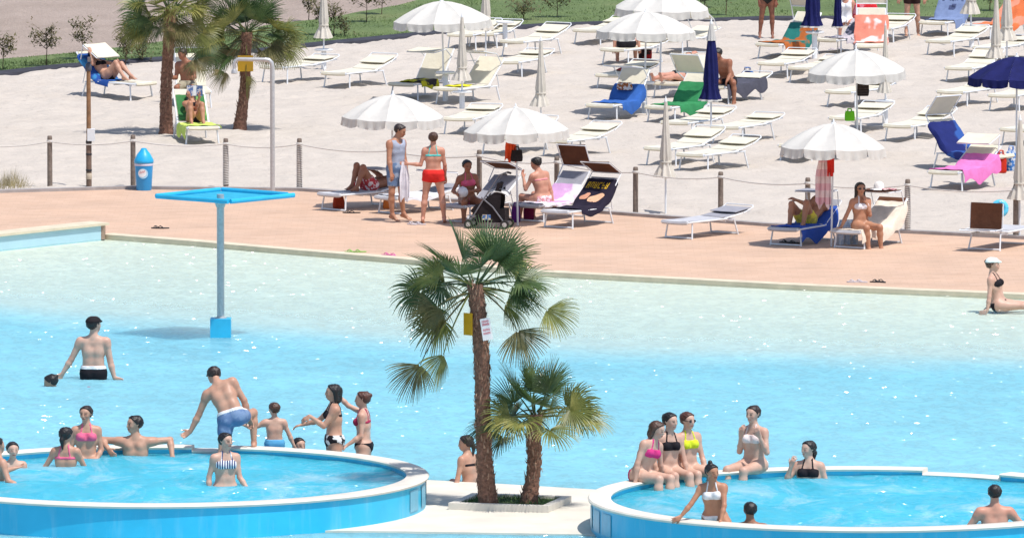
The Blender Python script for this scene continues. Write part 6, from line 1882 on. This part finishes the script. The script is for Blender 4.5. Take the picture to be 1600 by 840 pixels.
def soft_bag(label, c, size, mat, yaw=0.0, handles=True, seed=0, cat='bag', name='beach_bag'):
    r = random.Random(seed); w_, d_, h_ = size
    t = thing(name, label, cat, c, yaw)
    mb = MB(); rows = []
    n = 20
    for i, (f, z) in enumerate(((0.86, 0.0), (1.0, 0.06), (1.03, 0.35), (0.97, 0.7), (0.90, 0.93), (0.84, 1.0), (0.74, 0.97))):
        row = []
        for k in range(n):
            a = 2 * PI * k / n
            e = 0.6
            x = math.copysign(abs(math.cos(a)) ** e, math.cos(a)); y = math.copysign(abs(math.sin(a)) ** e, math.sin(a))
            q = f * (1 + r.uniform(-0.05, 0.05))
            row.append((x * w_ / 2 * q, y * d_ / 2 * q, z * h_ * (1 + 0.06 * math.sin(a * 2 + seed))))
        rows.append(row + [row[0]])
    mb.sheet(rows)
    nv = len(mb.v); cn = n + 1
    mb.add([rows[0][k] for k in range(n)], [tuple(range(n - 1, -1, -1))]); mb.add([rows[-1][k] for k in range(n)], [tuple(range(n))])
    mb.obj('bag_body', mat, t)
    if handles:
        for s_ in (-1, 1):
            mb = MB(); mb.tube([(-w_ * 0.22, s_ * d_ * 0.4, h_ * 0.92), (-w_ * 0.16, s_ * d_ * 0.3, h_ * 1.25), (w_ * 0.16, s_ * d_ * 0.3, h_ * 1.25), (w_ * 0.22, s_ * d_ * 0.4, h_ * 0.92)], 0.011, 6)
            mb.obj('handle', mat, t)
    return t
c = V(1347, 150, u4.y - 0.06)
soft_bag('black bag hanging on the pole of the right open parasol', (c.x + 0.02, u4.y - 0.07, c.z), (0.24, 0.12, 0.30), cloth('bag_dark', (0.045, 0.032, 0.028), (0.02, 0.016, 0.016), 'stripez', 6), 0.1, True, 1)
c = V(1328, 190, u4.y - 0.3)
soft_bag('bright green bag hanging beside the right parasol pole', (c.x, u4.y - 0.12, c.z), (0.20, 0.12, 0.20), cloth('bag_green', (0.15, 0.52, 0.02)), 0.1, True, 2)
c = V(804, 252, u2.y - 0.05)
soft_bag('black bag hanging on the middle parasol pole', (c.x + 0.04, u2.y - 0.08, c.z), (0.22, 0.14, 0.22), M['bag_black'], 0.1, True, 3)
def g_bag(label, px, py, size, mat, yaw=0.2, seed=0, handles=True):
    p = G(px, py, 0)
    return soft_bag(label, (p.x, p.y, ground_z(p)), size, mat, yaw, handles, seed)
red_b = cloth('bag_red', (0.55, 0.03, 0.012)); or_b = cloth('bag_orange', (0.60, 0.16, 0.03)); pur = cloth('bag_purple', (0.10, 0.015, 0.15)); blu_b = cloth('bag_blue', (0.05, 0.20, 0.55), (0.60, 0.66, 0.75), 'blotch', 14)
g_bag('red bag standing on the sand beside the blue towel sunbed', 1564, 270, (0.22, 0.14, 0.36), red_b, seed=4)
g_bag('blue and white patterned bag beside the red bag', 1580, 268, (0.22, 0.14, 0.40), blu_b, seed=5)
g_bag('dark red bag under the foot of the first deck sunbed', 529, 325, (0.22, 0.16, 0.22), cloth('bag_darkred', (0.40, 0.05, 0.02)), seed=6)
g_bag('orange bag under the deck sunbed with white towel', 605, 326, (0.16, 0.14, 0.16), or_b, seed=7)
g_bag('purple bag under the deck sunbed right of the stroller', 806, 347, (0.16, 0.16, 0.30), pur, seed=8)
g_bag('plum bag beside the purple one under the sunbed', 826, 343, (0.20, 0.16, 0.24), cloth('bag_plum', (0.16, 0.01, 0.06)), seed=9)
g_bag('dark brown bag under the sunbed of the woman in sunglasses', 1316, 378, (0.24, 0.18, 0.18), cloth('bag_brown', (0.09, 0.025, 0.018)), seed=10)
g_bag('deep blue cloth bag between the two right deck sunbeds', 1277, 372, (0.22, 0.16, 0.26), cloth('bag_deepblue', (0.02, 0.05, 0.34)), seed=11)
g_bag('dark blue bag on the sand right of the dark covered sunbed', 1168, 136, (0.30, 0.2, 0.34), cloth('bag_navy', (0.015, 0.02, 0.09), (0.05, 0.16, 0.42), 'blotch', 8), seed=12)
g_bag('black and red bag on the sunbed behind the man under the far parasol', 1008, 94, (0.3, 0.2, 0.34), cloth('bag_mixed', (0.03, 0.012, 0.014), (0.38, 0.02, 0.02), 'blotch', 6), seed=13)
g_bag('blue bag in the shade below the orange and green towel', 1254, 83, (0.2, 0.16, 0.34), cloth('bag_midblue', (0.03, 0.10, 0.36)), seed=14)
p = on_bed('L15', -0.05, 1.35, 0.06)
soft_bag('brown patterned bag under the hood of the blue towel sunbed', p, (0.34, 0.14, 0.16), cloth('bag_tan', (0.33, 0.11, 0.04), (0.66, 0.6, 0.55), 'blotch', 14), -0.4, False, 15)
p = on_bed('L26', 0.1, 1.55, 0.12)
soft_bag('red and pink bag behind the slim navy parasol', p, (0.6, 0.3, 0.34), cloth('bag_redpink', (0.60, 0.02, 0.03), (0.70, 0.22, 0.28), 'blotch', 6), 0.2, False, 16)
# white towel the woman in red shorts holds
h = GIRL['hanl']
hanging('held_towel', 'white towel in the hand of the woman in red shorts', 'towel', (h[0] + 0.02, h[1] + 0.01, h[2] + 0.03), 0.20, 0.72, tw((0.72, 0.70, 0.75)), 0.3, 3, 0.35)
p = on_bed('D8', -0.42, 0.75, 0.03)
hanging('hanging_towel', 'light blue striped towel hanging between the two right deck sunbeds', 'towel', (p.x, p.y, p.z + 0.12), 0.42, 0.52, tw((0.42, 0.52, 0.68), (0.66, 0.70, 0.78), 'blotch', 9), 0.3, 5, 0.7)
# ball
mb = MB()
prof = [(0.105 * math.sin(PI * i / 14) + 0.0005, -0.105 * math.cos(PI * i / 14)) for i in range(15)]
mb.lathe(prof, 24)
hb = (BALLER['hanl'] + BALLER['hanr']) / 2
bo = thing('beach_ball', 'white ball held by the woman in pink bikini', 'ball', (hb[0], hb[1] - 0.03, hb[2] + 0.03))
mb.obj('ball_skin', plain('ball_white', (0.70, 0.71, 0.76), 0.4), bo)
mb = MB(); mb.lathe([(0.012, 0.104), (0.010, 0.112), (0.004, 0.113)], 10); mb.obj('valve', M['plastic_white'], bo)
# book of the reader
h = (READER['hanl'] + READER['hanr']) / 2
t = thing('magazine', 'blue magazine held up by the reading woman', 'magazine', (h[0], h[1] + 0.03, h[2] + 0.06))
mb = MB(); mb.box((-0.085, 0, 0), (0.17, 0.008, 0.22), 0.25); mb.box((0.085, 0, 0), (0.17, 0.008, 0.22), -0.25); mb.obj('cover', cloth('mag', (0.10, 0.16, 0.34), (0.55, 0.52, 0.55), 'blotch', 16), t, smooth=False)
mb = MB(); mb.box((0, 0.012, 0), (0.31, 0.006, 0.21)); mb.obj('pages', M['plastic_white'], t, smooth=False)
# white hat on the hood of the woman's sunbed, cloth beside it
ax, ay, b = bed_axes('D8')
c = V(1353, 296, on_bed('D8', 0, 1.4).y)
hq = [o for o in BEDS['D8'][0].children if o.name.startswith('hood_panel')][0]
zt_ = max((hq.matrix_basis @ v_.co).z for v_ in hq.data.vertices)
yl = [v_.co.y for v_ in hq.data.vertices]; ymid = (min(yl) + max(yl)) / 2
def on_hood(x, y): 
    a = BEDS['D8'][0].rotation_euler.z; L0 = BEDS['D8'][0].location
    return Vector((L0.x + x * math.cos(a) - y * math.sin(a), L0.y + x * math.sin(a) + y * math.cos(a), zt_ + 0.004))
t = thing('sun_hat', 'white sun hat lying on the hood above the woman in sunglasses', 'hat', on_hood(-0.02, ymid))
mb = MB(); mb.lathe([(0.10, 0.0), (0.098, 0.07), (0.075, 0.13), (0.03, 0.155), (0.002, 0.157)], 20, cap=False); mb.obj('crown', WHITE, t)
mb = MB(); mb.lathe([(0.098, 0.012), (0.17, 0.0), (0.172, 0.006), (0.10, 0.022)], 24, cap=False); mb.obj('brim', WHITE, t)
mb = MB()
c = on_hood(0.2, ymid)
mb.sheet([[(x, y, 0.012 + 0.02 * abs(math.sin(x * 21 + y * 13))) for x in np.linspace(-0.14, 0.14, 12)] for y in np.linspace(-0.12, 0.12, 8)], 0.008)
tag(mb.obj('crumpled_cloth', cloth('floral', (0.68, 0.52, 0.50), (0.40, 0.12, 0.16), 'blotch', 20), None, c), 'crumpled flowery cloth on the hood beside the white hat', 'cloth')
# light blue swim ring beside the turned deck sunbed
p = on_bed('D9', -0.20, 1.30, 0.42)
t = thing('swim_ring', 'light blue inflatable ring leaning behind the upright brown hood', 'swim ring', p)
mb = MB()
ring_pts = [(0.115 * math.cos(a), 0.03 * math.sin(a), 0.115 * math.sin(a)) for a in np.linspace(0, 2 * PI, 25)]
mb.tube(ring_pts, 0.052, 10, cap=False); mb.obj('ring', plain('ring_blue', (0.10, 0.52, 0.74), 0.3), t)
mb = MB(); mb.lathe([(0.012, 0.0), (0.010, 0.03)], 8, c=(0.0, -0.05, 0.12)); mb.obj('valve', M['plastic_white'], t)

# ================================================================== stroller
p = G(765, 356, 0)
t = thing('stroller', 'black stroller with a pale hood standing before the pink bikini woman', 'stroller', (p.x, p.y, 0), math.radians(-12))
mb = MB()
for s_ in (-0.20, 0.20):
    mb.tube([(-0.36, s_, 0.10), (-0.10, s_, 0.52), (0.22, s_ * 0.95, 1.02), (0.30, s_ * 0.92, 1.05)], 0.014, 8)
    mb.tube([(0.34, s_, 0.10), (0.10, s_, 0.42), (-0.12, s_, 0.60)], 0.014, 8)
mb.tube([(-0.10, -0.2, 0.52), (-0.10, 0.2, 0.52)], 0.012, 6); mb.tube([(0.34, -0.2, 0.12), (0.34, 0.2, 0.12)], 0.012, 6)
mb.tube([(-0.36, -0.2, 0.12), (-0.36, 0.2, 0.12)], 0.012, 6)
mb.obj('chassis', plain('chassis_grey', (0.16, 0.16, 0.18), 0.4), t)
for s_ in (-0.19, 0.19):
    mb = MB(); mb.tube([(0.30, s_, 1.05), (0.38, s_, 1.03)], 0.020, 8); mb.obj('handle_grip', M['plastic_dark'], t)
for (x, y) in ((-0.36, -0.23), (-0.36, 0.23), (0.34, -0.23), (0.34, 0.23)):
    w_ = inst('wheel', None, t) if False else None
    mb = MB(); mb.tube([(x, y + dy, 0.085) for dy in (-0.025, 0.025)], 0.085, 18); wh = mb.obj('wheel', M['rubber'], t)
    mb = MB(); mb.tube([(x, y + dy, 0.085) for dy in (-0.032, 0.032)], 0.045, 12); mb.obj('hub', M['steel'], wh)
mb = MB()                                        # seat
rows = [[(x, y, z) for y in np.linspace(-0.18, 0.18, 6)] for x, z in ((-0.30, 0.30), (-0.22, 0.40), (-0.10, 0.42), (0.06, 0.40), (0.16, 0.60), (0.24, 0.86))]
mb.sheet(rows, 0.05); mb.obj('seat', M['black_cloth'], t)
mb = MB()                                        # side panels and basket
for s_ in (-1, 1):
    mb.sheet([[(-0.30, s_ * 0.185, 0.26), (-0.08, s_ * 0.185, 0.24), (0.22, s_ * 0.185, 0.26)], [(-0.26, s_ * 0.19, 0.40), (-0.06, s_ * 0.19, 0.48), (0.26, s_ * 0.19, 0.52)], [(-0.16, s_ * 0.185, 0.48), (0.02, s_ * 0.185, 0.62), (0.27, s_ * 0.185, 0.78)]], 0.012 * s_)
stuff(mb.obj('side_panel', M['black_cloth'], t))
mb = MB(); mb.box((0.06, 0, 0.25), (0.56, 0.37, 0.26)); mb.obj('basket', M['black_cloth'], t, smooth=False)
mb = MB(); mb.box((-0.02, -0.16, 0.22), (0.16, 0.06, 0.10)); mb.obj('packed_pouch', cloth('pouch', (0.06, 0.16, 0.42), (0.6, 0.55, 0.45), 'blotch', 18), t, smooth=False)
mb = MB()                                        # folded hood
rows = []
for i in range(7):
    a = math.radians(25 + 20 * i)
    rows.append([(0.17 + 0.25 * math.cos(a), y, 0.56 + 0.20 * math.sin(a) * (1 - 0.25 * (y / 0.2) ** 2)) for y in np.linspace(-0.2, 0.2, 7)])
mb.sheet(rows, 0.012); mb.obj('hood', cloth('pale_hood', (0.56, 0.55, 0.54)), t)
mb = MB(); mb.tube([(-0.38, -0.17, 0.20), (-0.42, 0, 0.20), (-0.38, 0.17, 0.20)], 0.02, 6); mb.obj('foot_rest', M['plastic_white'], t)

# ================================================================== sandals
_sd = {}
def sandal(px, py, mat, yaw, label, group, z=None):
    k = mat.name
    if k not in _sd:
        mb = MB(); out = []
        for i in range(16):
            a = 2 * PI * i / 16
            w_ = 0.046 if math.sin(a) > 0 else 0.038
            out.append((w_ * math.cos(a), 0.13 * math.sin(a)))
        mb.add([(x, y, 0.0) for x, y in out] + [(x, y, 0.018) for x, y in out], [tuple(range(15, -1, -1)), tuple(range(16, 32))] + [(i, (i + 1) % 16, (i + 1) % 16 + 16, i + 16) for i in range(16)])
        a_ = mb.mesh('sole', mat)
        mb = MB(); mb.tube([(-0.042, -0.01, 0.015), (-0.025, 0.04, 0.05), (0, 0.075, 0.03)], 0.008, 5); mb.tube([(0.042, -0.01, 0.015), (0.025, 0.04, 0.05), (0, 0.0751, 0.03)], 0.008, 5)
        _sd[k] = (a_, mb.mesh('strap', mat))
    p = G(px, py, 0)
    t = thing('sandal', label, 'sandal', (p.x, p.y, max(0.003, ground_z(p) + 0.003) if p.y > float(kerb_f(p.x)) else 0.003), yaw, group)
    inst('sole', _sd[k][0], t); inst('strap', _sd[k][1], t)
dk = plain('sandal_dark', (0.03, 0.026, 0.03), 0.7); gr = plain('sandal_green', (0.28, 0.5, 0.12), 0.6); pk = plain('sandal_pink', (0.66, 0.16, 0.36), 0.6); wt = plain('sandal_pale', (0.60, 0.55, 0.58), 0.6)
for q, lab, mt, pts in (('dark sandals by the low wall', 'dark sandal lying on the paving near the low pool wall', dk, ((246, 357, 1.2), (254, 357, 1.6))),
                        ('dark sandals by the right coping', 'dark sandal by the coping in front of the deck sunbeds', dk, ((1370, 441, 1.3), (1377, 441, 0.6))),
                        ('pale sandals by the right coping', 'pale grey sandal beside the dark pair at the coping', wt, ((1334, 441, 1.5), (1345, 441, 1.2))),
                        ('green sandals by the pool', 'green sandal on the paving left of the tall palm', gr, ((549, 394, 1.4), (562, 394, 1.8))),
                        ('pink sandals by the pool', 'pink sandal on the paving near the tall palm', pk, ((606, 399, 1.3), (614, 400, 0.4))),
                        ('black sandals under the right sunbed', 'black sandal in the shade under the right deck sunbed', dk, ((1228, 379, 1.3), (1240, 380, 1.1))),
                        ('white sandals by the woman', 'white sandal on the paving beside the woman in red shorts', wt, ((644, 351, 0.8), (656, 351, 1.2))),
                        ('sandals by the navy parasol', 'pale sandal on the sand below the slim navy parasol', wt, ((1302, 79, 1.2), (1312, 77, 0.5))),
                        ('dark sandals below the sunbed', 'dark sandal on the paving under the first deck sunbed', dk, ((545, 333, 1.2), (553, 333, 1.7)))):
    for i_, (x, y, a) in enumerate(pts):
        sandal(x, y, mt, a, lab + (', the left one' if i_ == 0 else ', the right one'), q)
